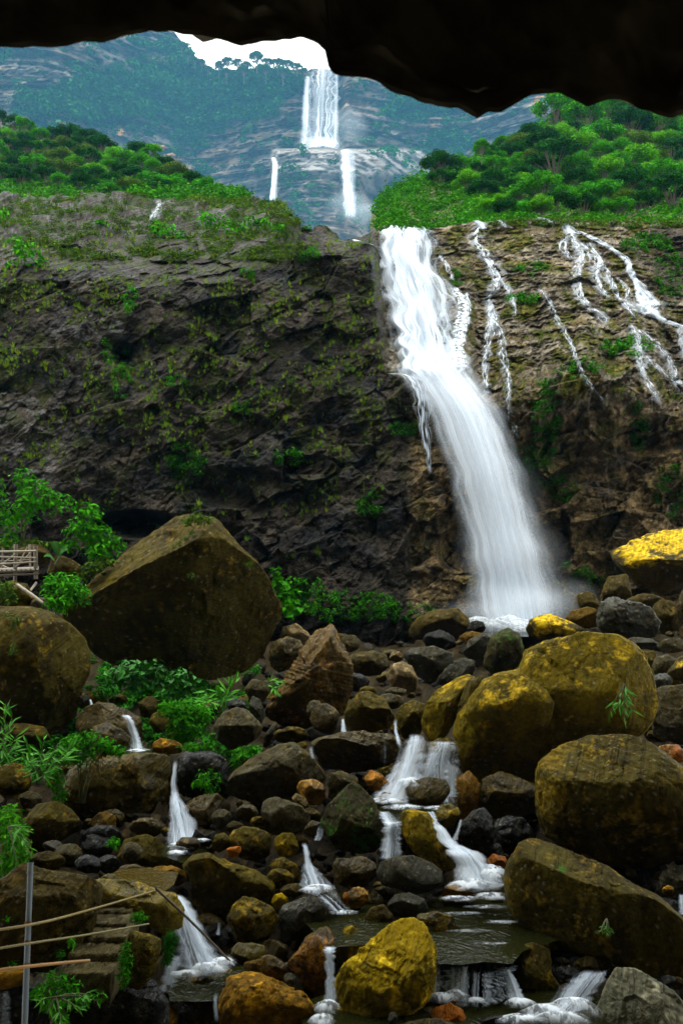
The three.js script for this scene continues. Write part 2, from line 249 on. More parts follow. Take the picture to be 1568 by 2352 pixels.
// ---------------------------------------------------------------- the rock shelter the picture is taken from
const LIP = [[-900, 130], [-200, 118], [0, 112], [150, 110], [235, 104], [290, 85], [345, 76], [400, 82], [480, 95], [525, 100], [555, 110], [600, 97], [640, 90], [690, 86], [730, 97], [748, 112], [751, 138], [766, 160], [800, 166], [860, 186], [900, 210], [960, 235], [1000, 243], [1050, 243], [1080, 265], [1095, 272], [1115, 258], [1150, 255], [1180, 235], [1220, 212], [1280, 205], [1310, 216], [1350, 240], [1400, 235], [1440, 236], [1500, 255], [1540, 272], [1568, 266], [1800, 300], [2500, 330]];
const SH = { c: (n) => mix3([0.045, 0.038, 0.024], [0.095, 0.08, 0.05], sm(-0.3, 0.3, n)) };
{
  // cross-section from the outer face of the mountain, round the lip, over the ceiling and down the back of the hollow
  const profile = (px) => {
    const e = curve(LIP, px), o = [];
    o.push(P(px, 0, 16).setY(46), P(px, 0, 11.5).setY(30), P(px, 0, 8.2).setY(18), P(px, e - 420, 6.6), P(px, e - 190, 4.9), P(px, e - 70, 4.0), P(px, e - 30, 3.62), P(px, e, 3.4), P(px, e - 12, 3.395), P(px, e - 60, 3.4), P(px, e - 150, 3.42), P(px, e - 420, 3.5));
    const x = o[11].x; o.push(new THREE.Vector3(x * 1.2, EYE.y + 3.9, -1.5), new THREE.Vector3(x * 1.3, EYE.y + 2.6, 2), new THREE.Vector3(x * 1.4, EYE.y + 0.6, 3.4), new THREE.Vector3(x * 1.4, EYE.y - 2.0, 3.6));
    return o;
  };
  const per = 12, g = grid(420, 15 * per, (u, v) => {
    const px = lerp(-880, 2450, u), pr = profile(px), t = Math.min(14.999, v * 15), i = Math.floor(t), p = pr[i].clone().lerp(pr[i + 1], t - i);
    const n = fbm(p.x * 2.1, p.y * 2.1, p.z * 2.1, 4), near = Math.abs(i - 7) < 2 ? 0.35 : 1;
    p.y += 0.09 * n * near; p.z += 0.1 * near * fbm(p.x * 2.4, p.y * 2.4, p.z + 5, 4);
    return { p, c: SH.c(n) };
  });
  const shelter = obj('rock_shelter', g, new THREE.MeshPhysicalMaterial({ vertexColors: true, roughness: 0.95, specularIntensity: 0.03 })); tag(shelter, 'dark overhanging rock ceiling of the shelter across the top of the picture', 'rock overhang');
  // floor of the hollow, its flanks and the mountain face either side and below the camera ledge
  structure('shelter_floor', grid(60, 40, (u, v) => { const p = new THREE.Vector3(lerp(-5.2, 5.2, u), EYE.y - 1.65, lerp(3.6, -2.2, v)); const n = fbm(p.x * 2, 3, p.z * 2, 3); if (v > 0.97) p.y -= 9; p.y += 0.08 * n; return { p, c: SH.c(n) }; }), M.dry);
  for (const s of [-1, 1]) structure('shelter_wall', grid(50, 60, (u, v) => {
    // from the back of the hollow forward, then outwards along the mountain face
    const z = u < 0.5 ? lerp(3.6, -3.6, u * 2) : lerp(-3.6, -5, (u - 0.5) * 2), x = s * (u < 0.5 ? 4.6 - 0.3 * Math.sin(u * 6) : lerp(4.6, 60, (u - 0.5) * 2)), y = lerp(EYE.y - 11, u < 0.5 ? EYE.y + 4 : EYE.y + 40, v);
    const n = fbm(x * 0.7, y * 0.7, z * 0.7, 4); return { p: new THREE.Vector3(x + s * 0.3 * n, y, z + (u < 0.5 ? 0 : -v * 10 * 1) + 0.5 * n), c: SH.c(n) };
  }), M.dry);
}

// ---------------------------------------------------------------- boulders
const spheres = {};
function sphere(detail) {
  const k = Math.max(6, Math.round(detail / 4) * 4);
  if (!spheres[k]) { const g = new THREE.IcosahedronGeometry(1, k); g.deleteAttribute('uv'); g.deleteAttribute('normal'); spheres[k] = mergeVertices(g, 1e-5); }
  return spheres[k];
}
const KIND = { // base, second tone, patches, amount of patches (higher = more)
  grey: [[0.058, 0.05, 0.03], [0.033, 0.027, 0.011], [0.085, 0.063, 0.02], 0.0],
  pale: [[0.1, 0.098, 0.07], [0.056, 0.053, 0.034], [0.2, 0.19, 0.14], 0.02],
  slate: [[0.042, 0.041, 0.035], [0.027, 0.025, 0.017], [0.06, 0.053, 0.036], 0.0],
  olive: [[0.056, 0.043, 0.006], [0.027, 0.02, 0.004], [0.14, 0.092, 0.006], 0.0],
  crust: [[0.045, 0.035, 0.013], [0.026, 0.02, 0.008], [0.5, 0.33, 0.012], -0.5],
  yellow: [[0.115, 0.083, 0.005], [0.06, 0.046, 0.006], [0.34, 0.225, 0.01], 0.02],
  gold: [[0.24, 0.16, 0.003], [0.1, 0.072, 0.005], [0.62, 0.42, 0.015], 0.06],
  ochre: [[0.17, 0.085, 0.006], [0.065, 0.036, 0.005], [0.34, 0.17, 0.01], 0.02],
  rust: [[0.075, 0.045, 0.006], [0.036, 0.023, 0.005], [0.19, 0.085, 0.006], 0.02],
  orange: [[0.24, 0.075, 0.009], [0.13, 0.058, 0.012], [0.38, 0.17, 0.03], 0.05],
  black: [[0.018, 0.0185, 0.019], [0.01, 0.0095, 0.008], [0.045, 0.042, 0.036], -0.05],
  brown: [[0.046, 0.034, 0.009], [0.024, 0.018, 0.005], [0.085, 0.056, 0.01], 0.0],
  tan: [[0.14, 0.1, 0.05], [0.07, 0.05, 0.023], [0.24, 0.18, 0.1], 0.03],
  mossy: [[0.036, 0.031, 0.014], [0.021, 0.018, 0.008], [0.022, 0.07, 0.005], 0.03],
};
function rockColor(kind, x, y, z, seed, spot) {
  const [base, alt, patch, amount] = KIND[kind], sx = x + seed * 3.1;
  const n1 = fbm(sx * 0.8, y * 0.8, z * 0.8, 3), n2 = fbm(sx * 2.6, y * 2.2, z * 2.6, 4), n3 = noise(sx * 13, y * 13, z * 13), st = noise(sx * 4.5, y * 0.7, z * 4.5);
  let c = mix3(base, alt, sm(-0.25, 0.35, n1 + 0.35 * st + 0.3 * n2));
  const pv = lerp(0.5, 1.25, sm(-0.5, 0.5, noise(sx * 5, y * 5, z * 5) * 0.6 + n3 * 0.4));
  c = mix3(c, patch.map((t) => t * pv), 0.9 * sm(0.08, 0.5, n2 * 0.62 + n1 * 0.35 + 0.14 * n3 + 0.16 * st + amount + (spot || 0)));
  if (kind !== 'gold' && noise(sx * 24, y * 24, z * 24) > 0.86) c = mix3(c, [0.3, 0.27, 0.2], 0.4);
  const k = 1.5 * (1 + 0.16 * n3 + 0.2 * n2); return [c[0] * k, c[1] * k, c[2] * k * 0.85];
}
function rockGeo(pts, d, seed, o = {}) {
  const rand = rng(seed * 977 + 13); let cx = 0, cy = 0; for (const [x, y] of pts) { cx += x; cy += y; } cx /= pts.length; cy /= pts.length;
  let area = 0; for (let i = 0, j = pts.length - 1; i < pts.length; j = i++) area += (pts[j][0] * pts[i][1] - pts[i][0] * pts[j][1]) / 2;
  const Rpx = Math.sqrt(Math.abs(area) / Math.PI), Rm = Rpx * pxSize(d), dz = Rm * (o.k || 0.85);
  const C = P(cx, cy, d + dz * 0.55), scale = C.distanceTo(EYE) / P(cx, cy, d).distanceTo(EYE);
  const fw = C.clone().sub(EYE).normalize(), rt = new THREE.Vector3().crossVectors(fw, new THREE.Vector3(0, 1, 0)).normalize(), up = new THREE.Vector3().crossVectors(rt, fw), bk = fw.clone().negate();
  const dc = d + dz * 0.55, lp = pts.map(([x, y]) => { const q = P(x, y, dc).sub(C); return [q.dot(rt), q.dot(up)]; });
  const NT = 160, rad = new Float32Array(NT);
  for (let k = 0; k < NT; k++) {
    const a = k / NT * 2 * Math.PI, ca = Math.cos(a), sa = Math.sin(a); let best = 0;
    for (let i = 0, j = lp.length - 1; i < lp.length; j = i++) {
      const [x1, y1] = lp[j], [x2, y2] = lp[i], ex = x2 - x1, ey = y2 - y1, den = ca * ey - sa * ex; if (Math.abs(den) < 1e-9) continue;
      const t = (x1 * ey - y1 * ex) / den, s = (x1 * sa - y1 * ca) / den; if (t > 0 && s >= -1e-6 && s <= 1 + 1e-6 && t > best) best = t;
    }
    rad[k] = best || Rm * 0.5;
  }
  const smooth = new Float32Array(NT); for (let k = 0; k < NT; k++) smooth[k] = (rad[(k + NT - 1) % NT] + 2 * rad[k] + rad[(k + 1) % NT]) / 4;
  const ex = o.e || 2.5, base = sphere(clamp(Math.sqrt(7.5 * (Rpx * 0.435) ** 2 / 20), 6, 68)), n = base.attributes.position.count, B = base.attributes.position.array;
  const pos = new Float32Array(n * 3), col = new Float32Array(n * 3);
  for (let i = 0; i < n; i++) {
    const x = B[i * 3], y = B[i * 3 + 1], z = B[i * 3 + 2], rho = Math.hypot(x, y) + 1e-9, a = ((Math.atan2(y, x) / (2 * Math.PI)) % 1 + 1) % 1 * NT, k = Math.floor(a), r = lerp(smooth[k % NT], smooth[(k + 1) % NT], a - k);
    const s = Math.pow(Math.pow(rho, ex) + Math.pow(Math.abs(z), ex), -1 / ex);
    pos[i * 3] = x / rho * r * rho * s; pos[i * 3 + 1] = y / rho * r * rho * s; pos[i * 3 + 2] = z * dz * s;
  }
  const planes = [];
  for (const [nx, ny, nz, px, py, zf] of o.planes || []) { const m = new THREE.Vector3(nx, ny, nz).normalize(), q = P(px, py, dc).sub(C); planes.push([m, q.dot(rt) * m.x + q.dot(up) * m.y + zf * dz * m.z]); }
  const nf = (o.f ?? 6) + (o.f === 0 ? 0 : 3);
  for (let k = 0; k < nf; k++) {
    const a = rand() * 2 * Math.PI, mz = lerp(0.35, 0.9, rand()), q = Math.sqrt(1 - mz * mz), m = new THREE.Vector3(Math.cos(a) * q, Math.sin(a) * q, mz); let sil = 0, sup = 0;
    for (let i = 0; i < lp.length; i++) sil = Math.max(sil, lp[i][0] * m.x + lp[i][1] * m.y);
    for (let i = 0; i < n; i += 7) sup = Math.max(sup, pos[i * 3] * m.x + pos[i * 3 + 1] * m.y + pos[i * 3 + 2] * m.z);
    planes.push([m, sil + (sup - sil) * lerp(0.0, 0.42, rand())]);
  }
  const am = o.rough ?? 1, kind = o.kind || 'grey', lay = o.layers || 0, chip = o.block ?? (am < 0.8 ? 0.02 : 0.05);
  for (let i = 0; i < n; i++) {
    let x = pos[i * 3], y = pos[i * 3 + 1], z = pos[i * 3 + 2];
    for (const [m, h] of planes) { const over = x * m.x + y * m.y + z * m.z - h; if (over > 0) { const t = over * 0.94; x -= m.x * t; y -= m.y * t; z -= m.z * t; } }
    if (z > 0) { const t = clamp((0.2 * Rm - y) / Rm, 0, 1); z *= 1 - (o.cut ?? 0.5) * t * t * (2 - t); }
    const L = Math.hypot(x, y, z) + 1e-9, wx = C.x + x * rt.x + y * up.x + z * bk.x, wy = C.y + x * rt.y + y * up.y + z * bk.y, wz = C.z + x * rt.z + y * up.z + z * bk.z;
    const s = 1 / Rm, q = seed * 5.7;
    const r1 = fbm(wx * 1.1 * s + q, wy * 1.1 * s, wz * 1.1 * s, 3), r2 = 1 - Math.abs(noise(wx * 2.7 * s + q, wy * 2.7 * s, wz * 2.7 * s)) * 2, r3 = fbm(wx * 7 * s + q, wy * 7 * s, wz * 7 * s, 3);
    let disp = Rm * am * (0.05 * r1 - 0.012 * Math.max(0, r2 - 0.6) * 2 + 0.022 * r3);
    if (chip) { disp += Rm * chip * blocks(wx * 2.6 * s + q, wy * 3.2 * s, wz * 2.6 * s, seed % 90); if (am >= 0.6) disp -= Rm * 0.02 * (1 - sm(0.0, 0.04, cellOut.f2 - cellOut.f1)) * sm(0.1, 0.35, r1); }
    if (lay) disp += Rm * 0.05 * lay * Math.abs(noise(3 + q, (wy + 0.25 * wx) * 9 * s + 0.6 * r1, 7)) + Rm * 0.03 * lay * noise(9 + q, (wy + 0.25 * wx) * 22 * s + r1, 7);
    disp += 0.006 * noise(wx * 16, wy * 16, wz * 16) * clamp(Rm * 2);
    x += x / L * disp; y += y / L * disp; z += z / L * disp;
    const ox = C.x + x * rt.x + y * up.x + z * bk.x, oy = C.y + x * rt.y + y * up.y + z * bk.y, oz = C.z + x * rt.z + y * up.z + z * bk.z;
    pos[i * 3] = ox; pos[i * 3 + 1] = oy; pos[i * 3 + 2] = oz;
    let spot = 0; if (o.spots) for (const [sx, sy, sr, sv] of o.spots) { const e = ((x - (sx - cx) * pxSize(dc)) ** 2 + (y + (sy - cy) * pxSize(dc)) ** 2) / (sr * pxSize(dc)) ** 2; spot += sv * Math.exp(-e); }
    let c = rockColor(kind, ox, oy, oz, seed, spot);
    if (o.moss) { for (const [sx, sy, sr] of o.moss) { const e = Math.hypot(x - (sx - cx) * pxSize(dc), y + (sy - cy) * pxSize(dc)) / (sr * pxSize(dc)); c = mix3(c, [0.035, 0.13, 0.008], 0.9 * sm(0.15, 0.4, 0.75 - e + 1.1 * fbm(ox * 6, oy * 6, oz * 6, 3))); } }
    col[i * 3] = c[0]; col[i * 3 + 1] = c[1]; col[i * 3 + 2] = c[2];
  }
  const g = new THREE.BufferGeometry(); g.setAttribute('position', new THREE.BufferAttribute(pos, 3)); g.setAttribute('color', new THREE.BufferAttribute(col, 3)); g.setIndex(base.index.clone()); g.computeVertexNormals();
  return planar(g, 0.42);
}
const E = (cx, cy, rx, ry, rot = 0, seed = 1) => { const r = rng(seed * 31 + Math.round(cx * 7 + cy)), o = [], c = Math.cos(rot), s = Math.sin(rot), off = r() * 6; for (let k = 0; k < 11; k++) { const a = off + (k + 0.5 * (r() - 0.5)) / 11 * 2 * Math.PI, q = 0.9 + 0.2 * r(), x = Math.cos(a) * rx * q, y = Math.sin(a) * ry * q; o.push([cx + x * c - y * s, cy + x * s + y * c]); } return o; };
const pairs = (a) => { const o = []; for (let i = 0; i < a.length; i += 2) o.push([a[i], a[i + 1]]); return o; };
const placedRocks = []; let rockSeed = 1;
function B(kind, label, pts, o = {}) {
  if (!Array.isArray(pts[0])) pts = pairs(pts);
  const seed = o.seed || ++rockSeed, ys = pts.map((p) => p[1]), top = Math.min(...ys), bottom = Math.max(...ys), d = o.d || groundD(o.base || bottom - 0.06 * (bottom - top));
  const geos = [rockGeo(pts, d, seed, { ...o, kind: o.kind || kind })];
  if (o.lobe) geos.push(rockGeo(pairs(o.lobe), d + (o.lobeD || 0), seed + 400, { ...o, kind: o.kind || kind, planes: o.lobePlanes || [], lobe: null }));
  const m = obj(o.name || 'boulder', geos.length > 1 ? mergeGeometries(geos) : geos[0], o.wet ? M.wet : M.rock);
  tag(m, label, 'boulder', o.group); placedRocks.push({ pts, d, label }); if (o.lobe) placedRocks.push({ pts: pairs(o.lobe), d }); return recenter(m);
}
// left bank
B('olive', 'huge tilted dark boulder with a flat sloping top and a tuft of grass', [143, 1412, 200, 1345, 300, 1262, 400, 1195, 420, 1186, 455, 1187, 497, 1192, 520, 1215, 560, 1262, 600, 1300, 632, 1345, 652, 1392, 645, 1430, 625, 1465, 612, 1500, 580, 1540, 520, 1562, 430, 1560, 330, 1535, 250, 1518, 205, 1482, 170, 1440], { d: 27, k: 0.8, f: 0, e: 2.8, planes: [[-0.5, 0.72, 0.48, 345, 1302, 0.72], [-0.04, -0.3, 0.95, 345, 1306, 0.72], [0.42, -0.3, 0.86, 540, 1300, 0.5], [0.62, 0.1, 0.78, 590, 1340, 0.45]], rough: 0.7, seed: 3, cut: 0.3, spots: [[400, 1400, 400, -0.12]] });
B('olive', 'large rounded dark boulder at the left edge beside the huge tilted boulder', [-90, 1450, 0, 1396, 60, 1391, 120, 1405, 165, 1430, 195, 1462, 210, 1500, 205, 1545, 190, 1590, 175, 1640, 150, 1680, 90, 1692, 0, 1665, -80, 1640], { d: 22, f: 3, rough: 0.6, seed: 5, spots: [[60, 1540, 300, -0.12]] });
B('olive', 'mossy boulder under the bamboo footbridge', E(25, 1372, 55, 36), { d: 25.2, moss: [[10, 1360, 40]] });
B('brown', 'mossy brown rock behind the bamboo footbridge', E(76, 1276, 44, 26), { d: 30.5 });
B('brown', 'dark wedge shaped rock beside the banana leaves', [108, 1318, 118, 1285, 130, 1274, 160, 1282, 188, 1300, 192, 1318, 160, 1326], { d: 27.5, f: 4 });
B('grey', 'grey rock below the fallen pale bamboo stick', E(92, 1392, 22, 22), { d: 25.4 });
B('brown', 'brown slab that the upper left cascade runs over', [175, 1660, 195, 1625, 230, 1612, 290, 1628, 325, 1650, 330, 1700, 300, 1735, 230, 1730, 180, 1700], { d: 21.4, wet: 1 });
B('brown', 'brown stepped rock in front of the upper left cascade', [205, 1700, 215, 1668, 245, 1658, 280, 1675, 306, 1695, 303, 1725, 270, 1745, 215, 1738], { d: 20.4, wet: 1 });
B('brown', 'low flat olive rock under the left edge boulder', E(55, 1688, 62, 26), { d: 20.8, kind: 'olive' });
B('slate', 'small dark rock at the start of the upper left cascade', E(193, 1612, 20, 16), { d: 22.6 });
B('ochre', 'small ochre rock beside the start of the upper left cascade', E(228, 1605, 22, 13), { d: 22.8 });
B('brown', 'brown stone right of the start of the upper left cascade', E(272, 1606, 22, 14), { d: 22.9 });
B('brown', 'brown rock under the dark shrubs below the huge boulder', E(345, 1625, 28, 24), { d: 22.7 });
B('olive', 'olive rock right of the upper left cascade', E(368, 1660, 24, 26), { d: 21.8 });
B('ochre', 'flat ochre slab on the ledge beside the upper left cascade', [352, 1705, 370, 1695, 400, 1700, 420, 1712, 418, 1728, 380, 1735, 352, 1726], { d: 20 });
B('olive', 'wide dark ledge block draped with trailing plants left of the tall cascade', [145, 1830, 158, 1772, 200, 1742, 280, 1733, 340, 1728, 392, 1736, 398, 1790, 392, 1850, 380, 1895, 300, 1912, 200, 1908, 155, 1880], { d: 17.9, k: 0.6, e: 4, f: 3, wet: 1, block: 0.05, seed: 12 });
B('black', 'dark ledge block with leafy plants right of the tall cascade', [405, 1745, 430, 1728, 480, 1725, 515, 1738, 532, 1765, 528, 1810, 500, 1835, 420, 1830, 404, 1790], { d: 18.3, k: 0.6, e: 3.5, f: 3, wet: 1 });
B('brown', 'dark rock behind the foot of the tall cascade', [395, 1880, 440, 1835, 500, 1820, 530, 1850, 510, 1900, 450, 1930, 400, 1925], { d: 17.6, wet: 1 });
B('olive', 'boulder at the left edge below the bamboo fan plant', E(28, 1792, 52, 42), { d: 17.8, seed: 4 });
B('grey', 'small grey rock below the left edge boulder and bamboo fan', E(70, 1838, 28, 20), { d: 17.4 });
B('olive', 'flat topped olive boulder at left with a jutting right end', [52, 1895, 62, 1872, 88, 1848, 130, 1840, 158, 1853, 178, 1875, 193, 1890, 186, 1908, 150, 1925, 120, 1950, 70, 1948], { d: 16.6, f: 4, wet: 0 });
B('black', 'black rock in the shadow right of the flat topped olive boulder', E(222, 1940, 34, 26), { d: 16.2, wet: 1 });
B('black', 'small dark upright stone under the wide ledge block', E(192, 1920, 9, 14), { d: 15.9 });
B('grey', 'dark stone pile piece left of the brown rounded boulder', E(160, 1962, 36, 26), { d: 16 });
B('olive', 'brown rounded boulder pair below the foot of the tall cascade', [270, 1970, 285, 1930, 330, 1915, 365, 1925, 390, 1960, 400, 1985, 370, 2005, 300, 2010], { d: 15.8, f: 3 });
B('grey', 'grey stone in front of the brown rounded boulder with grass', E(303, 1958, 25, 24), { d: 15.3 });
B('black', 'small wet block with a thin trickle above the shallow pool', E(250, 1985, 24, 22), { d: 15.2, wet: 1, f: 9 });
B('brown', 'dark brown rock below the right end of the wide ledge block', E(338, 1902, 40, 24, 0.1), { d: 16.6, wet: 1 });
B('black', 'wet dark rock right of the flat topped olive boulder', E(240, 1918, 40, 26, 0.2), { d: 16.4, wet: 1 });
B('brown', 'dark block in the row of rocks above the rock bank, nearest the metal pole', E(110, 1978, 44, 24), { d: 15.4 });
B('black', 'dark wet stone in the row above the rock bank, beside the trickle block', E(205, 1985, 34, 22, 0.2), { d: 15.1, wet: 1 });
B('olive', 'low olive stone at the left end of the shallow pool', E(252, 2020, 24, 13), { d: 14.0, wet: 1 });
B('brown', 'low brown stone at the back of the shallow pool', E(305, 1996, 30, 11), { d: 14.9, wet: 1 });
B('olive', 'low wet rock at the front rim of the shallow pool', E(335, 2044, 34, 12, 0.1), { d: 13.6, wet: 1 });
B('brown', 'dark rock between the fan shaped cascade and the dark mossy triangular boulder', E(722, 1905, 26, 20), { d: 15.6, wet: 1 });
B('brown', 'dark rock in the gap left of the long olive boulder', E(478, 2130, 40, 34), { d: 14, wet: 1 });
B('black', 'wet dark rock under the round olive boulder', E(540, 2150, 34, 30), { d: 13.9, wet: 1 });
B('brown', 'brown rock in shade right of the round olive boulder', E(628, 2190, 36, 34), { d: 13.2, wet: 1 });
B('ochre', 'ochre boulder at the edge of the shallow pool above the steps', [342, 2000, 358, 1990, 395, 1988, 425, 2000, 430, 2022, 410, 2036, 360, 2034, 342, 2020], { d: 14.6 });
B('brown', 'small dark oval rock at the foot of the tall cascade', E(431, 1941, 30, 19, -0.2), { d: 15.2, wet: 1 });
B('black', 'pointed black rock beside the foot of the tall cascade', [440, 1930, 448, 1903, 470, 1918, 492, 1908, 498, 1925, 480, 1945, 450, 1944], { d: 15.6, f: 8 });
B('olive', 'small olive rock left of the smooth yellow topped boulder', [486, 1940, 495, 1918, 515, 1912, 528, 1925, 530, 1945, 505, 1958, 488, 1952], { d: 15.4 });
B('olive', 'smooth yellow topped boulder in the middle of the boulder field', [523, 1935, 533, 1908, 555, 1898, 590, 1900, 615, 1912, 625, 1935, 620, 1965, 590, 1980, 550, 1970], { d: 15.4, spots: [[550, 1910, 22, 0.35]], f: 3 });
B('orange', 'small bright orange stone below the smooth yellow topped boulder', [520, 1948, 535, 1945, 552, 1943, 555, 1955, 540, 1972, 524, 1968], { d: 14.9 });
B('ochre', 'round cracked ochre boulder right of the smooth yellow topped boulder', E(657, 1940, 29, 30), { d: 15.2, kind: 'yellow' });
B('olive', 'long olive boulder above the fallen diagonal pole', [420, 1988, 440, 1965, 480, 1957, 530, 1982, 590, 2000, 628, 2030, 634, 2060, 605, 2092, 560, 2104, 490, 2100, 450, 2078, 436, 2020], { d: 14.2, f: 4, spots: [[490, 1985, 60, 0.12]] });
B('olive', 'round olive boulder below the long olive boulder', E(580, 2116, 56, 56, 0, 3), { d: 13.4, f: 3, kind: 'olive', spots: [[560, 2085, 30, 0.2]] });
B('slate', 'dark slate boulder at the left of the middle pool', [638, 2110, 648, 2080, 690, 2062, 735, 2050, 762, 2032, 786, 2065, 786, 2105, 765, 2120, 735, 2132, 712, 2160, 680, 2182, 648, 2165], { d: 13.6, f: 5, wet: 1 });
B('gold', 'small gold stone tucked behind the dark slate boulder', E(643, 2070, 20, 20), { d: 14.1 });
B('brown', 'small dark angular stone left of the fan shaped cascade', E(672, 2045, 28, 17), { d: 14.2, f: 8 });
B('olive', 'rounded olive stone behind the small dark angular stone', E(642, 2020, 34, 24), { d: 14.5 });
B('olive', 'brown boulder left of the fan shaped cascade', [617, 1995, 625, 1975, 650, 1968, 680, 1985, 695, 2010, 690, 2030, 640, 2030], { d: 14.9 });
B('olive', 'angular olive block at the lower end of the fallen diagonal pole', [530, 2180, 548, 2165, 580, 2165, 608, 2172, 610, 2205, 600, 2228, 565, 2222, 532, 2210], { d: 12.9, f: 8, wet: 1 });
B('rust', 'rust red boulder beside the narrow lower cascade', [658, 2215, 678, 2190, 702, 2152, 730, 2132, 752, 2126, 768, 2150, 764, 2200, 757, 2268, 742, 2290, 702, 2272, 684, 2240], { d: 12.5, f: 5, wet: 1, spots: [[750, 2200, 30, 0.5]] });
B('slate', 'small dark stone left of the rust red boulder', E(665, 2250, 14, 17), { d: 12.2 });
B('ochre', 'large ochre boulder at the bottom of the picture left of the narrow cascade', [503, 2300, 520, 2245, 560, 2232, 600, 2236, 650, 2260, 700, 2285, 722, 2310, 727, 2350, 700, 2395, 600, 2410, 520, 2395, 500, 2345], { d: 11.6, f: 3, seed: 33, spots: [[600, 2290, 70, 0.14]] });
B('olive', 'wet olive rock splitting the left foreground cascade', E(462, 2260, 42, 30, -0.15), { d: 12.3, wet: 1 });
B('brown', 'brown wet rock below the split left foreground cascade', [412, 2300, 425, 2285, 465, 2278, 495, 2300, 505, 2345, 490, 2390, 420, 2385, 408, 2340], { d: 11.8, wet: 1 });
B('ochre', 'ochre rock at the bottom edge left of the split cascade', E(372, 2345, 42, 38), { d: 11.6, kind: 'ochre' });
B('black', 'wet black rock behind the split cascade foot', E(385, 2290, 34, 26), { d: 12.5, wet: 1 });
// middle
B('rust', 'pointed rust brown boulder with bright ridges in the middle', [762, 1436, 776, 1462, 800, 1502, 812, 1545, 808, 1590, 790, 1640, 750, 1662, 690, 1672, 640, 1664, 608, 1640, 625, 1600, 655, 1560, 690, 1500, 725, 1452], { d: 23, f: 3, e: 2.2, wet: 1, planes: [[-0.55, 0.4, 0.72, 690, 1540, 0.8], [0.35, 0.1, 0.93, 740, 1560, 0.85]], rough: 1.3, layers: 0.7 });
B('brown', 'dark shaggy rock between the huge boulder and the pointed rust boulder', [618, 1500, 625, 1475, 660, 1462, 690, 1470, 698, 1490, 680, 1530, 640, 1545, 620, 1530], { d: 26.5, wet: 1, block: 0.08 });
B('tan', 'tan weathered rock behind the dark shaggy rock', [640, 1465, 650, 1440, 680, 1432, 705, 1450, 722, 1470, 700, 1490, 660, 1490], { d: 29 });
B('grey', 'grey square stone at the foot of the huge boulder', [560, 1585, 578, 1560, 600, 1562, 620, 1590, 608, 1612, 575, 1608], { d: 22.6, f: 8 });
B('slate', 'upright grey stone left of the pointed rust boulder', [570, 1620, 580, 1598, 598, 1606, 610, 1640, 600, 1665, 580, 1648], { d: 21.9 });
B('grey', 'smooth grey boulder beside the dense dark shrubs', [490, 1668, 508, 1640, 545, 1622, 575, 1638, 604, 1670, 597, 1692, 560, 1716, 530, 1722, 500, 1702], { d: 20.2, f: 4 });
B('slate', 'thin leaning grey slab below the pointed rust boulder', [604, 1715, 610, 1685, 628, 1660, 634, 1662, 630, 1690, 612, 1718], { d: 20.5, f: 1 });
B('grey', 'broad grey brown boulder in the left middle with cracked top', [520, 1802, 540, 1768, 590, 1735, 640, 1712, 672, 1708, 705, 1722, 735, 1760, 750, 1790, 735, 1815, 690, 1832, 640, 1852, 570, 1842, 525, 1822], { d: 17.6, f: 5, rough: 0.9, seed: 41 });
B('ochre', 'ochre rock at the right foot of the broad grey brown boulder', [680, 1810, 690, 1792, 720, 1788, 742, 1800, 748, 1830, 735, 1850, 700, 1848], { d: 16.9, kind: 'ochre', wet: 1 });
B('tan', 'small cream veined rock in front of the ochre rock', [670, 1832, 680, 1822, 700, 1832, 710, 1850, 690, 1858, 674, 1850], { d: 16.5 });
B('grey', 'pale grey wedge rock left of the dark mossy boulder', [752, 1800, 758, 1775, 785, 1770, 820, 1785, 822, 1800, 790, 1835, 762, 1838], { d: 17 });
B('slate', 'grey boulder with a notched top above the smooth yellow topped boulder', [598, 1865, 605, 1842, 632, 1828, 655, 1838, 690, 1850, 712, 1875, 708, 1905, 670, 1922, 620, 1915], { d: 16, f: 6, kind: 'grey' });
B('olive', 'round grey green stone above the smooth yellow topped boulder', E(510, 1880, 24, 22), { d: 16.3, kind: 'grey' });
B('brown', 'small angular wet stones left of the notched grey boulder', E(566, 1868, 28, 20), { d: 16.4, f: 9, wet: 1 });
B('olive', 'small ochre stone behind the smooth yellow topped boulder', E(592, 1888, 18, 15), { d: 16 });
B('brown', 'small brown stone above the round grey green stone', E(540, 1900, 22, 14), { d: 15.9 });
B('mossy', 'dark triangular boulder with green moss below in the middle of the stream', [738, 1885, 752, 1850, 788, 1815, 815, 1796, 840, 1815, 865, 1850, 881, 1890, 878, 1930, 860, 1957, 820, 1962, 780, 1952, 750, 1925], { d: 15.4, f: 4, moss: [[825, 1925, 30], [770, 1908, 24]] });
B('brown', 'dark angular boulder below the dark mossy triangular boulder', [764, 1990, 772, 1970, 800, 1972, 830, 1965, 865, 1985, 862, 2015, 840, 2035, 800, 2042, 770, 2025], { d: 14.4, f: 7, wet: 1 });
B('slate', 'smooth oval dark grey boulder in the centre of the stream', [862, 2005, 875, 1978, 905, 1967, 950, 1964, 990, 1980, 1015, 2000, 1018, 2030, 990, 2045, 960, 2055, 920, 2042, 880, 2035], { d: 14.2, f: 2, rough: 0.7 });
B('yellow', 'cracked olive yellow boulder between two middle cascades', [914, 1895, 922, 1865, 945, 1855, 985, 1868, 1005, 1900, 1022, 1945, 1040, 1985, 1036, 2004, 1000, 1992, 960, 1968, 930, 1935], { d: 15.1, f: 5, spots: [[950, 1880, 30, 0.12]] });
B('black', 'shiny black boulder right of the middle cascade', [1048, 1925, 1058, 1890, 1085, 1862, 1112, 1852, 1130, 1878, 1134, 1930, 1112, 1960, 1070, 1950], { d: 15.2, f: 6, wet: 1, rough: 1.5 });
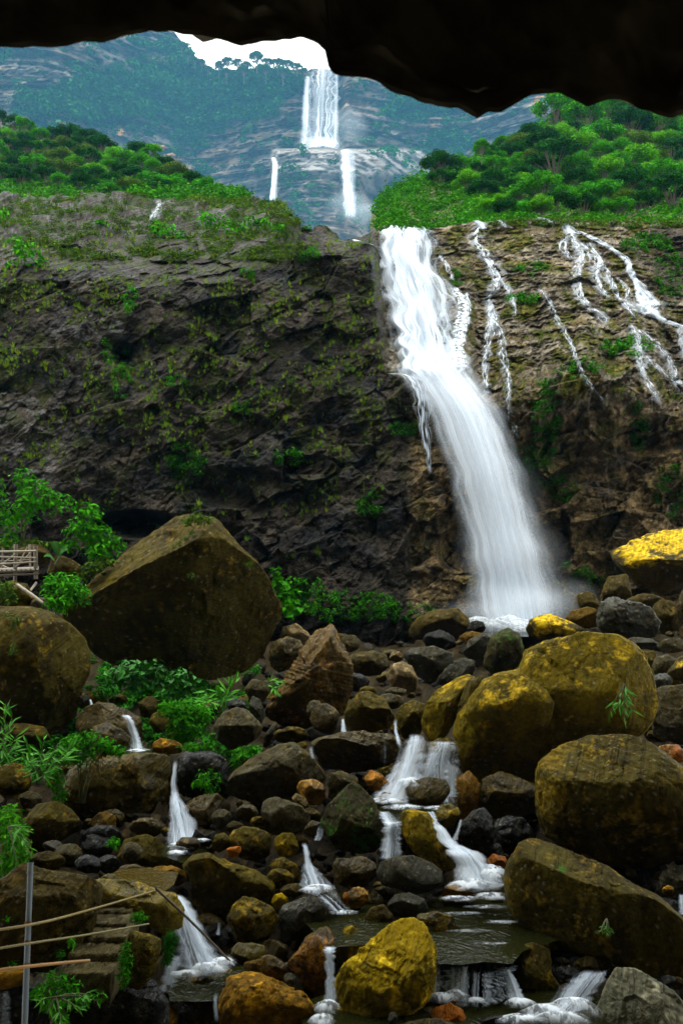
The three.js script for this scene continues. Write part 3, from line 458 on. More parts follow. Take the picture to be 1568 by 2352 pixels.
B('gold', 'gold rock above the middle right cascade', [998, 1872, 1010, 1850, 1032, 1845, 1052, 1855, 1055, 1878, 1035, 1905, 1012, 1900], { d: 15.9, kind: 'yellow', wet: 1 });
B('brown', 'brown stepped rock in the upper pool with water pouring over', [928, 1818, 942, 1796, 985, 1784, 1025, 1790, 1034, 1815, 1022, 1838, 1000, 1850, 950, 1852, 932, 1838], { d: 16.7, f: 6, wet: 1 });
B('ochre', 'small ochre rock at the left of the upper pool', E(893, 1835, 27, 16), { d: 16.8, wet: 1 });
B('orange', 'orange pink rock beside the left curtain of the upper cascade', [834, 1788, 852, 1768, 876, 1778, 897, 1802, 884, 1820, 850, 1816], { d: 17.1, f: 6 });
B('tan', 'rounded rock under the left curtain of the upper cascade', E(938, 1788, 26, 18), { d: 17.6, wet: 1, kind: 'brown' });
B('yellow', 'yellow brown rock between the two curtains of the upper cascade', E(1015, 1730, 36, 34), { d: 18.8, wet: 1 });
B('yellow', 'tall yellow topped boulder above the upper cascade', [966, 1660, 978, 1615, 1000, 1590, 1040, 1560, 1075, 1547, 1096, 1556, 1072, 1590, 1052, 1640, 1030, 1682, 1002, 1716, 984, 1708], { d: 19.2, f: 2, planes: [[-0.45, 0.6, 0.66, 1010, 1610, 0.7]], spots: [[1020, 1580, 40, 0.15]] });
B('olive', 'upright grey green slab between the tall yellow boulder and the biggest yellow boulder', [1045, 1690, 1052, 1620, 1072, 1562, 1112, 1550, 1106, 1590, 1080, 1650, 1066, 1700], { d: 18.8, f: 3, kind: 'olive' });
B('olive', 'dark olive boulder above the layered slab', [788, 1655, 798, 1615, 820, 1592, 842, 1586, 880, 1602, 906, 1642, 900, 1668, 860, 1682, 805, 1682], { d: 20.2, f: 6 });
B('olive', 'olive boulder right of the thin central trickle', [906, 1655, 918, 1622, 948, 1607, 975, 1618, 978, 1660, 960, 1692, 926, 1696], { d: 19.8, f: 4 });
B('brown', 'long dark layered slab in the middle with orange right end', [712, 1712, 730, 1694, 800, 1682, 860, 1685, 905, 1688, 926, 1712, 916, 1742, 870, 1766, 800, 1772, 735, 1752], { d: 18.6, f: 2, layers: 1, e: 3.2, wet: 1, spots: [[912, 1702, 16, 0.5]] });
B('brown', 'rounded brown stone at the foot of the pointed rust boulder', E(746, 1652, 34, 34, -0.4), { d: 20.6, wet: 1 });
B('grey', 'upright small stone at the foot of the pointed rust boulder', E(722, 1630, 18, 24), { d: 20.9 });
B('brown', 'low dark stones below the pointed rust boulder', E(668, 1690, 40, 20), { d: 20.2, block: 0.1 });
B('grey', 'flat grey stone right of the dark olive boulder', E(895, 1612, 32, 18), { d: 21, kind: 'grey' });
B('grey', 'small flat grey stone above the flat grey stone', E(908, 1590, 26, 13), { d: 21.8 });
B('olive', 'small olive stone on top of the dark olive boulder', E(845, 1588, 22, 12), { d: 21.2 });
B('tan', 'tan rounded boulder among the grey rocks below the fall', [888, 1550, 900, 1525, 925, 1518, 945, 1530, 960, 1560, 955, 1588, 925, 1598, 895, 1585], { d: 24.5, f: 4 });
B('grey', 'long grey boulder left of the tan rounded boulder', [795, 1525, 808, 1502, 850, 1494, 885, 1502, 895, 1530, 870, 1552, 820, 1552], { d: 26.5, f: 5 });
B('black', 'black rock under the long grey boulder', E(820, 1568, 30, 22), { d: 23.8, wet: 1 });
B('tan', 'small pale stone above the tan rounded boulder', E(910, 1508, 16, 13), { d: 28 });
B('slate', 'broad slate boulder in the middle distance below the fall', [924, 1502, 945, 1487, 1000, 1484, 1045, 1504, 1052, 1530, 1022, 1560, 985, 1572, 948, 1545], { d: 26, f: 7 });
B('grey', 'grey angular rock pile piece left of the dark upright boulder', [1000, 1570, 1020, 1535, 1060, 1510, 1090, 1520, 1085, 1560, 1050, 1585], { d: 24.5, f: 9, block: 0.12, kind: 'slate' });
B('black', 'dark upright boulder with white specks in front of the fall', [1108, 1532, 1116, 1490, 1130, 1455, 1165, 1441, 1195, 1460, 1203, 1492, 1196, 1522, 1170, 1550, 1135, 1552], { d: 24.5, f: 6, rough: 1.3, kind: 'mossy' });
B('slate', 'grey rock behind the dark upright boulder', [1060, 1500, 1075, 1470, 1110, 1452, 1130, 1470, 1125, 1505, 1085, 1520], { d: 27, f: 8 });
B('rust', 'reddish rock at the left edge of the plunge pool', E(1085, 1465, 30, 14), { d: 31 });
B('black', 'dark jagged rock left of the plunge pool', [968, 1470, 980, 1455, 1010, 1446, 1040, 1460, 1050, 1485, 1020, 1495, 980, 1490], { d: 30, f: 8 });
B('brown', 'misty brown boulder left of the plunge pool', [935, 1450, 955, 1420, 1000, 1400, 1050, 1398, 1075, 1420, 1080, 1450, 1020, 1470, 950, 1470], { d: 34, f: 5 });
B('grey', 'grey rock at the lower left of the misty brown boulder', E(895, 1505, 22, 14), { d: 29 });
B('black', 'small dark rock on the rim of the plunge pool', E(1095, 1442, 22, 16), { d: 33 });
B('grey', 'rock at the foot of the cliff left of the long grey boulder', E(805, 1478, 22, 22), { d: 29.5 });
// right
B('gold', 'gold topped boulder high at the right edge', [1396, 1268, 1450, 1240, 1490, 1218, 1568, 1203, 1640, 1212, 1660, 1320, 1568, 1352, 1520, 1366, 1462, 1342, 1422, 1305], { d: 29, f: 1, e: 2.6, planes: [[-0.05, 0.86, 0.5, 1470, 1285, 0.75], [-0.15, -0.3, 0.94, 1470, 1290, 0.75]], seed: 52, kind: 'crust', spots: [[1440, 1262, 40, 0.7], [1500, 1245, 50, 0.75], [1570, 1235, 60, 0.75], [1470, 1285, 26, 0.6], [1640, 1240, 60, 0.7]] });
B('yellow', 'small gold boulder in front of the plunge pool', [1208, 1442, 1218, 1420, 1260, 1411, 1300, 1424, 1348, 1447, 1322, 1464, 1260, 1470, 1214, 1466], { d: 26, f: 5, kind: 'crust', layers: 0.5, spots: [[1250, 1425, 34, 0.9], [1300, 1440, 30, 0.8], [1240, 1455, 20, 0.5]] });
B('rust', 'rust topped rock right of the plunge pool', [1296, 1420, 1312, 1402, 1350, 1393, 1372, 1400, 1372, 1440, 1330, 1445, 1302, 1436], { d: 29 });
B('black', 'rough black boulder at right with a jagged top', [1368, 1425, 1376, 1380, 1405, 1374, 1450, 1380, 1492, 1394, 1514, 1430, 1506, 1462, 1440, 1476, 1382, 1458], { d: 26.5, f: 6, rough: 1.8, block: 0.07, wet: 1, kind: 'slate' });
B('brown', 'brown grey boulder right of the rough black boulder', E(1530, 1415, 38, 38), { d: 28, kind: 'brown' });
B('brown', 'dark upright rock cut by the right edge above the black boulder', E(1575, 1395, 22, 48), { d: 26.5, wet: 1 });
B('brown', 'brown rock under the high gold topped boulder', [1375, 1370, 1395, 1325, 1440, 1318, 1450, 1370, 1430, 1400, 1385, 1395], { d: 36, f: 5 });
B('brown', 'weathered brown rock between the plunge pool and the cliff', E(1345, 1385, 34, 26), { d: 38 });
B('brown', 'rock in shadow below the high gold topped boulder', E(1480, 1385, 46, 22), { d: 31 });
B('slate', 'low grey stone below the rough black boulder', E(1465, 1478, 42, 15), { d: 23.5 });
B('grey', 'rounded grey stone at the right edge above the yellow striped rock', E(1545, 1482, 36, 18), { d: 23 });
B('grey', 'grey green stone right of the biggest yellow boulder', [1495, 1530, 1505, 1510, 1530, 1503, 1555, 1515, 1545, 1545, 1510, 1562], { d: 22 });
B('yellow', 'yellow striped rock at the right edge', [1520, 1570, 1535, 1535, 1560, 1508, 1600, 1500, 1610, 1570, 1570, 1590], { d: 21, kind: 'crust', spots: [[1570, 1525, 30, 0.8], [1545, 1560, 16, 0.6]] });
B('olive', 'olive stone behind the right shoulder of the biggest yellow boulder', E(1488, 1520, 26, 28), { d: 23 });
B('slate', 'small blue grey stone with a trickle at the right', E(1518, 1565, 26, 20), { d: 20.8, wet: 1 });
B('olive', 'dark rounded boulder at the right edge behind the biggest yellow boulder', [1490, 1605, 1510, 1580, 1568, 1570, 1640, 1585, 1640, 1690, 1560, 1712, 1500, 1690], { d: 19.4, kind: 'grey', f: 3 });
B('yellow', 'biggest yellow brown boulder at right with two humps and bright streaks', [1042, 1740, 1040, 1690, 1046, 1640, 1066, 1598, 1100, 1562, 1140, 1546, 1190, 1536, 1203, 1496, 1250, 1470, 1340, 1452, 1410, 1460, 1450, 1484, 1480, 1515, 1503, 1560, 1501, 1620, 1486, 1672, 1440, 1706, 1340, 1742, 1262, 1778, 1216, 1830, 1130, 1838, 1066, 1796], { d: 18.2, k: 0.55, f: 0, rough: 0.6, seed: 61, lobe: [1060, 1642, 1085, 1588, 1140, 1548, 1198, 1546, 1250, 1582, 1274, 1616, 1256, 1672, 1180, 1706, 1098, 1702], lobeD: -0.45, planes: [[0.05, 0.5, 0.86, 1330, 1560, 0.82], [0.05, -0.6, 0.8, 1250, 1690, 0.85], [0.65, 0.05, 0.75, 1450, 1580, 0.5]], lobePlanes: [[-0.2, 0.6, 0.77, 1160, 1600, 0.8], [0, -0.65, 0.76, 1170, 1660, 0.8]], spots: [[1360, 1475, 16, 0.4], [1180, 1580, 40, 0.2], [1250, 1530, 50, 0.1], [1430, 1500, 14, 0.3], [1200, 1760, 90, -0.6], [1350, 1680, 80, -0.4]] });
B('brown', 'rusty brown rocks under the biggest yellow boulder', [1095, 1850, 1105, 1790, 1150, 1770, 1230, 1800, 1235, 1860, 1180, 1885, 1120, 1880], { d: 17, f: 7, kind: 'brown', wet: 1 });
B('olive', 'upright ochre streaked rock left under the biggest yellow boulder', [1030, 1840, 1045, 1790, 1075, 1770, 1105, 1800, 1100, 1860, 1070, 1890, 1040, 1880], { d: 17.2, kind: 'ochre', wet: 1 });
B('black', 'wet black stones in the gap beside the lower right boulders', E(1175, 1920, 52, 46), { d: 16, wet: 1, block: 0.12 });
B('black', 'black wet rock under the gap above the lower right slab boulder', E(1130, 1965, 30, 30), { d: 15.2, wet: 1, block: 0.1 });
B('olive', 'wide layered olive boulder at the right edge with a bright left shoulder', [1228, 1822, 1228, 1768, 1240, 1742, 1290, 1710, 1350, 1690, 1420, 1685, 1480, 1700, 1530, 1735, 1600, 1790, 1655, 1900, 1560, 1965, 1470, 1992, 1380, 1982, 1300, 1952, 1250, 1922, 1232, 1882], { d: 15.4, k: 0.75, f: 0, rough: 0.7, layers: 0.22, seed: 66, planes: [[-0.1, 0.75, 0.65, 1400, 1760, 0.62], [-0.15, 0.0, 0.98, 1350, 1840, 0.9], [0, -0.6, 0.8, 1400, 1900, 0.9]], spots: [[1275, 1745, 46, 0.6], [1258, 1845, 34, 0.55], [1340, 1715, 40, 0.25]] });
B('rust', 'reddish stones wedged at the right edge between two large boulders', E(1535, 1735, 40, 26), { d: 17.4, kind: 'orange', block: 0.1, wet: 1 });
B('brown', 'long slab boulder at lower right with a flat grey top', [1154, 2025, 1158, 1978, 1180, 1938, 1218, 1922, 1260, 1934, 1320, 1960, 1390, 1988, 1450, 2030, 1510, 2060, 1562, 2112, 1584, 2182, 1562, 2242, 1500, 2272, 1400, 2242, 1330, 2206, 1260, 2162, 1200, 2132, 1168, 2100], { d: 13, k: 0.7, f: 0, e: 3, rough: 0.6, seed: 71, kind: 'olive', planes: [[0.15, 0.8, 0.58, 1300, 1985, 0.6], [-0.25, -0.12, 0.96, 1280, 2060, 0.8], [0.35, -0.1, 0.93, 1450, 2120, 0.78]], moss: [[1300, 2010, 18]] });
B('slate', 'dark green grey rock at the right edge behind the long slab boulder', [1500, 2060, 1520, 2000, 1568, 1985, 1620, 2000, 1620, 2080, 1560, 2090], { d: 14.6, f: 5 });
B('ochre', 'small ochre stone behind the top of the long slab boulder', E(1533, 2045, 14, 12), { d: 14.2 });
B('orange', 'orange rust rock in the foam left of the long slab boulder', [1118, 1975, 1130, 1960, 1160, 1968, 1168, 1990, 1150, 2002, 1122, 1990], { d: 14.9, wet: 1 });
B('olive', 'flat mossy rock under the foam of the middle right cascade', [1012, 2050, 1030, 2028, 1070, 2024, 1108, 2035, 1104, 2055, 1060, 2072, 1020, 2070], { d: 14.2, wet: 1, kind: 'ochre' });
B('slate', 'rounded grey stone below the smooth oval boulder', [886, 2082, 905, 2055, 940, 2050, 975, 2065, 985, 2090, 960, 2108, 900, 2105], { d: 13.8, f: 3 });
B('brown', 'tapered brown stone below the dark angular boulder', [835, 2112, 850, 2085, 880, 2076, 905, 2105, 890, 2125, 845, 2122], { d: 13.5 });
B('ochre', 'small brown stones between the fan shaped cascade and the oval boulder', E(822, 2062, 26, 26), { d: 13.9, kind: 'ochre', wet: 1 });
B('orange', 'thin upright orange stone at the edge of the middle pool', E(794, 2066, 8, 18), { d: 13.9 });
B('olive', 'low olive boulder between the middle pool and the right pool', [948, 2125, 960, 2100, 1000, 2092, 1040, 2105, 1056, 2140, 1030, 2165, 985, 2165], { d: 13.2, f: 3, wet: 1 });
B('yellow', 'upright yellow rock left behind the large gold boulder', [768, 2200, 775, 2160, 795, 2125, 818, 2130, 838, 2160, 825, 2195, 795, 2222], { d: 12.9, f: 4 });
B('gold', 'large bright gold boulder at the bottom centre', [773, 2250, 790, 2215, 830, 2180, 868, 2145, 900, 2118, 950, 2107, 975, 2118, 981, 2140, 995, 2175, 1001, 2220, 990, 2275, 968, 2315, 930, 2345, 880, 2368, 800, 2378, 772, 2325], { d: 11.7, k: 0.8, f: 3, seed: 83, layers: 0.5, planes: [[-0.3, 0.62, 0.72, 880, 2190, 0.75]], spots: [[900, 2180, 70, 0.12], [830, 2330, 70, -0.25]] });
B('slate', 'small grey stone at the right foot of the large gold boulder', E(902, 2342, 12, 18), { d: 11.3 });
B('olive', 'small olive rock in the shallow run right of the large gold boulder', E(1035, 2178, 40, 18), { d: 12.9, wet: 1 });
B('black', 'wet black rock with water strands either side', [1076, 2225, 1092, 2206, 1130, 2202, 1162, 2215, 1168, 2260, 1145, 2292, 1100, 2298, 1078, 2270], { d: 12.3, wet: 1, rough: 1.5 });
B('olive', 'rounded brown boulder under the left end of the long slab boulder', [1170, 2225, 1185, 2180, 1220, 2162, 1262, 2180, 1266, 2240, 1290, 2270, 1260, 2300, 1210, 2290, 1175, 2262], { d: 12.4, f: 5 });
B('slate', 'pale grey boulder at the bottom right corner', [1345, 2365, 1370, 2310, 1396, 2248, 1412, 2220, 1450, 2221, 1492, 2245, 1532, 2268, 1572, 2310, 1625, 2385, 1500, 2430, 1350, 2410], { d: 11.3, f: 6, k: 0.8, kind: 'pale', block: 0.06, seed: 88 });
B('gold', 'gold and orange rock at the bottom edge right of the large gold boulder', [985, 2325, 1000, 2312, 1030, 2306, 1062, 2318, 1072, 2350, 1060, 2385, 1000, 2385], { d: 11.5, kind: 'orange' });
B('brown', 'brown slab at the bottom edge below the large gold boulder', [900, 2365, 940, 2345, 1000, 2338, 1050, 2352, 1055, 2400, 920, 2405], { d: 11.1, kind: 'brown', wet: 1 });
B('black', 'dark rock at the bottom edge of the right run', E(1140, 2352, 52, 20), { d: 11.4, wet: 1 });
B('ochre', 'submerged yellow slab in the right pool', E(1265, 2172, 50, 12), { d: 13.25, wet: 1, kind: 'yellow' });
B('olive', 'submerged olive slab in the right pool', E(1215, 2140, 42, 10), { d: 13.6, wet: 1 });
// stones too plain to tell apart, lodged in the gaps
{
  const r = rng(515), wet = [[1090, 2130, 110, 60], [800, 2110, 60, 30], [950, 1850, 90, 40], [330, 2010, 90, 20], [450, 2150, 70, 130], [757, 2280, 40, 80], [1200, 2320, 170, 60], [1080, 2000, 80, 70], [1200, 1440, 90, 60], [430, 1860, 50, 110], [727, 2000, 45, 60], [980, 1750, 90, 80], [180, 2160, 190, 170], [60, 2250, 120, 140]];
  let made = 0;
  for (let tries = 0; tries < 4000 && made < 130; tries++) {
    const row = lerp(1452, 2330, Math.pow(r(), 0.85)), px = lerp(-10, 1578, r()), size = lerp(8, 15, (row - 1450) / 900) * lerp(0.9, 2.6, r() * r()), d = groundD(row + size * 0.8);
    if (px < 600 && row < 1600) continue;
    if (wet.some(([x, y, rx, ry]) => ((px - x) / rx) ** 2 + ((row - y) / ry) ** 2 < 1)) continue;
    if (placedRocks.some((q) => q.d < d + 0.5 && fullyInside(q.pts, px, row))) continue;
    const kinds = ['grey', 'brown', 'olive', 'black', 'black', 'olive', 'brown', 'slate', 'black', 'brown', 'olive', 'brown', 'rust'], k = kinds[Math.floor(r() * kinds.length)];
    const m = obj('small_stone', rockGeo(E(px, row, size * lerp(1, 1.4, r()), size * lerp(0.7, 1, r()), r() - 0.5, made), d, 200 + made, { kind: k, f: 10, block: 0.1 * r() }), r() < 0.4 ? M.wet : M.rock);
    let best = null, bd = 1e9; for (const q of placedRocks) if (q.label) { let x = 0, y = 0; for (const s of q.pts) { x += s[0] / q.pts.length; y += s[1] / q.pts.length; } const e = Math.hypot(x - px, y - row); if (e < bd) { bd = e; best = [q.label, x > px ? 'left' : 'right']; } }
    tag(m, ('small ' + (k === 'slate' ? 'grey' : k) + ' stone at the ' + best[1] + ' of the ' + best[0]).split(' ').slice(0, 16).join(' '), 'stone', 'small stones between the boulders'); recenter(m); made++;
  }
}

// gravel covering the bed in the gaps
{
  const r = rng(616), base = mergeVertices((() => { const g = new THREE.IcosahedronGeometry(1, 3); g.deleteAttribute('uv'); g.deleteAttribute('normal'); return g; })(), 1e-4), p = base.attributes.position, col = [];
  for (let i = 0; i < p.count; i++) { const x = p.getX(i), y = p.getY(i), z = p.getZ(i), k = 1 + 0.28 * fbm(x * 1.1, y * 1.1, z * 1.1, 2) + 0.3 * blocks(x * 1.2 + 4, y * 1.2, z * 1.2, 3); p.setXYZ(i, x * k, y * k * 0.8, z * k); const t = 1 + 0.3 * noise(x * 3, y * 3, z * 3); col.push(t, t, t); }
  base.setAttribute('color', new THREE.Float32BufferAttribute(col, 3)); base.computeVertexNormals(); planar(base, 0.5);
  const list = []; for (let k = 0; k < 1500; k++) { const row = lerp(1440, 2420, r()), px = lerp(-40, 1608, r()), d = groundD(row); if (px < 560 && row < 1560) continue; list.push([P(px, row, d), d * lerp(0.003, 0.0095, r() * r())]); }
  const m = new THREE.InstancedMesh(base, M.wet, list.length), q = new THREE.Object3D(), c = new THREE.Color(); m.name = numbered('river_gravel');
  list.forEach(([v, s], i) => { q.position.copy(v); q.position.y -= 0.12; q.scale.set(s * lerp(0.8, 1.5, r()), s * lerp(0.7, 1.1, r()), s * lerp(0.8, 1.4, r())); q.rotation.set(r() * 6, r() * 6, r() * 6); q.updateMatrix(); m.setMatrixAt(i, q.matrix); const t = r(), e = mix3(mix3([0.05, 0.045, 0.033], [0.03, 0.024, 0.01], t), [0.12, 0.07, 0.012], r() < 0.12 ? 0.8 : 0); m.setColorAt(i, c.setRGB(...e)); });
  m.castShadow = m.receiveShadow = true; scene.add(m); tag(m, 'wet dark gravel and cobbles covering the stream bed', 'gravel', null, 'stuff');
}
// ---------------------------------------------------------------- leaves
class Leaves {
  constructor() { this.p = []; this.c = []; this.i = []; }
  leaf(pos, dir, normal, len, wid, c, fold = 0.18) {   // a folded blade: base, two shoulders, tip
    const side = new THREE.Vector3().crossVectors(dir, normal).normalize(), n = this.p.length / 3, mid = pos.clone().addScaledVector(dir, len * 0.45).addScaledVector(normal, -len * 0.04);
    const a = mid.clone().addScaledVector(side, wid / 2).addScaledVector(normal, wid * fold), b = mid.clone().addScaledVector(side, -wid / 2).addScaledVector(normal, wid * fold), t = pos.clone().addScaledVector(dir, len).addScaledVector(normal, -len * 0.12);
    for (const q of [pos, a, t, b]) { this.p.push(q.x, q.y, q.z); this.c.push(...c); }
    this.i.push(n, n + 1, n + 2, n, n + 2, n + 3);
  }
  geo() { const g = new THREE.BufferGeometry(); g.setAttribute('position', new THREE.Float32BufferAttribute(this.p, 3)); g.setAttribute('color', new THREE.Float32BufferAttribute(this.c, 3)); g.setIndex(this.i); return g; }
}
const dirOf = (r) => { const z = r() * 2 - 1, a = r() * 6.283, q = Math.sqrt(1 - z * z); return new THREE.Vector3(q * Math.cos(a), z, q * Math.sin(a)); };
const GREEN = { far: [[0.006, 0.055, 0.002], [0.02, 0.12, 0.003]], tree: [[0.015, 0.135, 0.001], [0.07, 0.32, 0.002]], bush: [[0.022, 0.17, 0.003], [0.065, 0.32, 0.006]], fern: [[0.012, 0.11, 0.005], [0.035, 0.22, 0.008]], bamboo: [[0.035, 0.22, 0.004], [0.11, 0.42, 0.01]], grass: [[0.1, 0.24, 0.008], [0.25, 0.38, 0.04]], olive: [[0.035, 0.085, 0.005], [0.08, 0.15, 0.01]] };
const tint = (pal, r) => { const t = r(), k = 0.8 + 0.4 * r(); return mix3(pal[0], pal[1], t).map((v) => v * k); };
function blobLeaves(L, r, c, rx, ry, rz, n, size, aspect, pal, droop = 0.35) {
  for (let k = 0; k < n; k++) {
    const u = dirOf(r), s = Math.pow(r(), 0.4), pos = new THREE.Vector3(c.x + u.x * rx * s, c.y + u.y * ry * s, c.z + u.z * rz * s);
    const nr = u.clone().multiplyScalar(0.8).add(dirOf(r).multiplyScalar(0.7)).add(new THREE.Vector3(0, 0.7, 0)).normalize();
    const dir = new THREE.Vector3().crossVectors(nr, dirOf(r)).normalize(); dir.y -= droop * r(); dir.normalize();
    const len = size * lerp(0.7, 1.3, r()); L.leaf(pos, dir, nr, len, len * aspect, tint(pal, r));
  }
}
function tube(points, r0, r1, seg = 6) {
  const cv = new THREE.CatmullRomCurve3(points), n = Math.max(2, points.length * 3), g = new THREE.TubeGeometry(cv, n, 1, seg, false), p = g.attributes.position, q = new THREE.Vector3();
  for (let i = 0; i <= n; i++) { const c = cv.getPointAt(i / n), r = lerp(r0, r1, i / n); for (let j = 0; j <= seg; j++) { const k = i * (seg + 1) + j; q.fromBufferAttribute(p, k).sub(c).multiplyScalar(r).add(c); p.setXYZ(k, q.x, q.y, q.z); } }
  g.deleteAttribute('uv'); g.computeVertexNormals(); return g;
}
function treeKind(seed, pal, opts = {}) {        // crown radius about 1, foot at the origin
  const r = rng(seed), L = new Leaves(), limbs = [], blobs = [], h = opts.h || 1.5, V = (x, y, z) => new THREE.Vector3(x, y, z);
  const nb = Math.round((opts.blobs || 11) * 1.7);
  for (let k = 0; k < nb; k++) { const a = k * 2.4 + r(), q = 0.72 * Math.sqrt((k + 0.4) / nb), y = h + (0.5 - 0.75 * q * q) * (0.6 + 0.8 * r()) * (opts.flat || 1); blobs.push([V(Math.cos(a) * q * 1.1, y, Math.sin(a) * q * 1.1), lerp(0.13, 0.4, r())]); }
  const trunk = [tube([V(0, -0.3, 0), V(0.04, h * 0.4, 0.03), V(-0.03, h * 0.75, 0.02), V(0.02, h + 0.1, 0)], 0.05, 0.02)];
  for (const [c, b] of blobs) { limbs.push(tube([V(0, h * 0.5, 0), V(c.x * 0.5, lerp(h * 0.6, c.y, 0.5), c.z * 0.5), c], 0.018, 0.006, 5)); const t = 0.6 + 0.8 * r(), p2 = pal.map((q) => q.map((v) => v * t)); blobLeaves(L, r, c, b, b * 0.72, b, Math.round((opts.leaves || 320) * (b / 0.33) ** 1.7), opts.size || 0.095, 0.55, p2); }
  const g = new THREE.Group(); g.name = 'proto';
  obj('trunk', mergeGeometries([...trunk, ...limbs]), M.bark, g); obj('crown', L.geo(), M.leaf, g); return g;
}
const DARK = [[0.004, 0.045, 0.002], [0.012, 0.09, 0.003]], LIME = [[0.045, 0.22, 0.001], [0.13, 0.39, 0.002]];
const treeKinds = [treeKind(1, GREEN.tree), treeKind(2, DARK, { h: 1.3, blobs: 13 }), treeKind(3, LIME, { h: 1.2, blobs: 9, flat: 0.7 }), treeKind(4, GREEN.tree, { h: 1.5, blobs: 10 }), treeKind(5, GREEN.olive, { h: 1.3, blobs: 12 }), treeKind(6, LIME, { h: 1.4, blobs: 10 }), treeKind(7, GREEN.bush, { h: 1.1, blobs: 12 }), treeKind(8, DARK, { h: 1.5, blobs: 10 })];
const farKinds = [treeKind(11, GREEN.far, { leaves: 130, size: 0.16 }), treeKind(12, GREEN.far, { leaves: 130, size: 0.16, h: 1.2 })];
const ORD = ['nearest', 'second', 'third', 'fourth', 'fifth', 'sixth', 'seventh', 'eighth', 'ninth', 'tenth', 'eleventh', 'twelfth', 'thirteenth', 'fourteenth'];
const HUE = ['mid green', 'dark green', 'lime green', 'tall mid green', 'olive green', 'tall lime green', 'fresh green', 'tall dark green'];
function where(side, px, row, top, bottom, x0, x1) { const f = (row - top) / (bottom - top), g = (px - x0) / (x1 - x0); return (f < 0.25 ? 'along the crest' : f < 0.6 ? 'on the middle slope' : 'near the foot') + ' of the ' + side + ' hillside, ' + (g < 0.33 ? 'toward its left' : g < 0.66 ? 'in its middle' : 'toward its right'); }
function plantTree(proto, px, row, d, R, label, group, turn = 0) {
  const t = proto.clone(); t.name = numbered('tree'); t.position.copy(P(px, row, d)); t.scale.setScalar(R); t.rotation.y = turn; scene.add(t); return tag(t, label, 'tree', group);
}
{
  const r = rng(77);
  // wood on the right hillside
  const spots = []; for (let tries = 0; tries < 4000 && spots.length < 105; tries++) {
    const px = lerp(1010, 1640, r()), top = curve(R_CREST, px), row = lerp(top + 8, 500, Math.pow(r(), 0.8)), d = rightD(row), size = lerp(24, 56, r()) * (px > 1200 ? 1.15 : 0.75);
    if (row > 440 && px < 1100 || spots.some((s) => Math.hypot(s[0] - px, (s[1] - row) * 1.4) < (s[2] + size) * 0.48)) continue; spots.push([px, row, size, d]);
  }
  spots.sort((a, b) => a[1] - b[1]);
  for (const [px, row, size, d] of spots) { const k = Math.floor(r() * 8); plantTree(treeKinds[k], px, row + size * 1.0, d - 1.5, size * pxSize(d) * 1.15, HUE[k] + ' tree ' + where('right', px, row, curve(R_CREST, px), 505, 1010, 1580), 'trees on the right hillside', r() * 6); }
  plantTree(treeKinds[3], 1105, 372, 92, 1.1, 'lone flat topped tree on the crest where the right hillside begins', null, 1);
  const lspots = []; for (let tries = 0; tries < 4000 && lspots.length < 70; tries++) {
    const px = lerp(-60, 470, r()), top = curve(L_CREST, px), row = lerp(top + 6, 448, r()), d = leftD(row), size = lerp(22, 36, r());
    if (lspots.some((s) => Math.hypot(s[0] - px, (s[1] - row) * 1.4) < (s[2] + size) * 0.48)) continue; lspots.push([px, row, size, d]);
  }
  lspots.sort((a, b) => a[1] - b[1]);
  for (const [px, row, size, d] of lspots) { const k = [0, 1, 7, 3, 4, 1, 6, 7, 2, 1][Math.floor(r() * 10)]; plantTree(treeKinds[k], px, row + size * 0.95, d - 1.5, size * pxSize(d) * 1.15, HUE[k] + ' tree ' + where('left', px, row, curve(L_CREST, px), 450, -20, 470), 'trees on the left hillside', r() * 6); }
  // the skyline
  const sky = [[418, 118, 16], [432, 138, 15], [448, 150, 14], [463, 158, 13], [478, 168, 12], [503, 166, 15], [522, 160, 17], [545, 160, 15], [566, 162, 15], [615, 160, 16], [638, 162, 17], [660, 164, 16], [682, 166, 16], [698, 172, 12], [610, 180, 18], [560, 182, 18], [650, 186, 18], [520, 184, 16]];
  for (const [px, row, s] of sky) { const rank = sky.filter((q) => q[0] > px && q[1] < 175).length, d = (farSmooth(px, row) - 9) * FK; plantTree(farKinds[Math.floor(r() * 2)], px, row + s * 0.35, d, s * pxSize(d), row > 175 ? 'hazy tree just below the skyline trees left of the upper waterfall' : ORD[rank] + ' hazy skyline tree to the left of the upper waterfall', 'skyline trees', r() * 6); }
  plantTree(farKinds[0], 590, 164, (farSmooth(590, 160) - 8) * FK, 23 * pxSize(440) * FK, 'tallest hazy tree standing out against the white sky', null, 2);
}
// undergrowth as masses of leaf clumps
function clumpGeo(seed, pal, n, size) { const r = rng(seed), L = new Leaves(); blobLeaves(L, r, new THREE.Vector3(0, 0.3, 0), 1, 0.75, 1, n, size, 0.6, pal); return L.geo(); }
function mass(name, label, category, geo, list, r, tall = 1) {
  const m = new THREE.InstancedMesh(geo, M.leaf, list.length), q = new THREE.Object3D(), c = new THREE.Color(); m.name = numbered(name);
  list.forEach(([p, s, k], i) => { q.position.copy(p); q.scale.set(s * lerp(0.8, 1.25, r()), s * lerp(0.7, 1.1, r()) * tall, s); q.rotation.set((r() - 0.5) * 0.5, r() * 6.28, (r() - 0.5) * 0.5); q.updateMatrix(); m.setMatrixAt(i, q.matrix); const t = (k || 1) * lerp(0.65, 1.3, r()); m.setColorAt(i, c.setRGB(t * lerp(0.8, 1.3, r()), t, t * 0.9)); });
  m.castShadow = m.receiveShadow = true; scene.add(m); return tag(m, label, category, null, 'stuff');
}
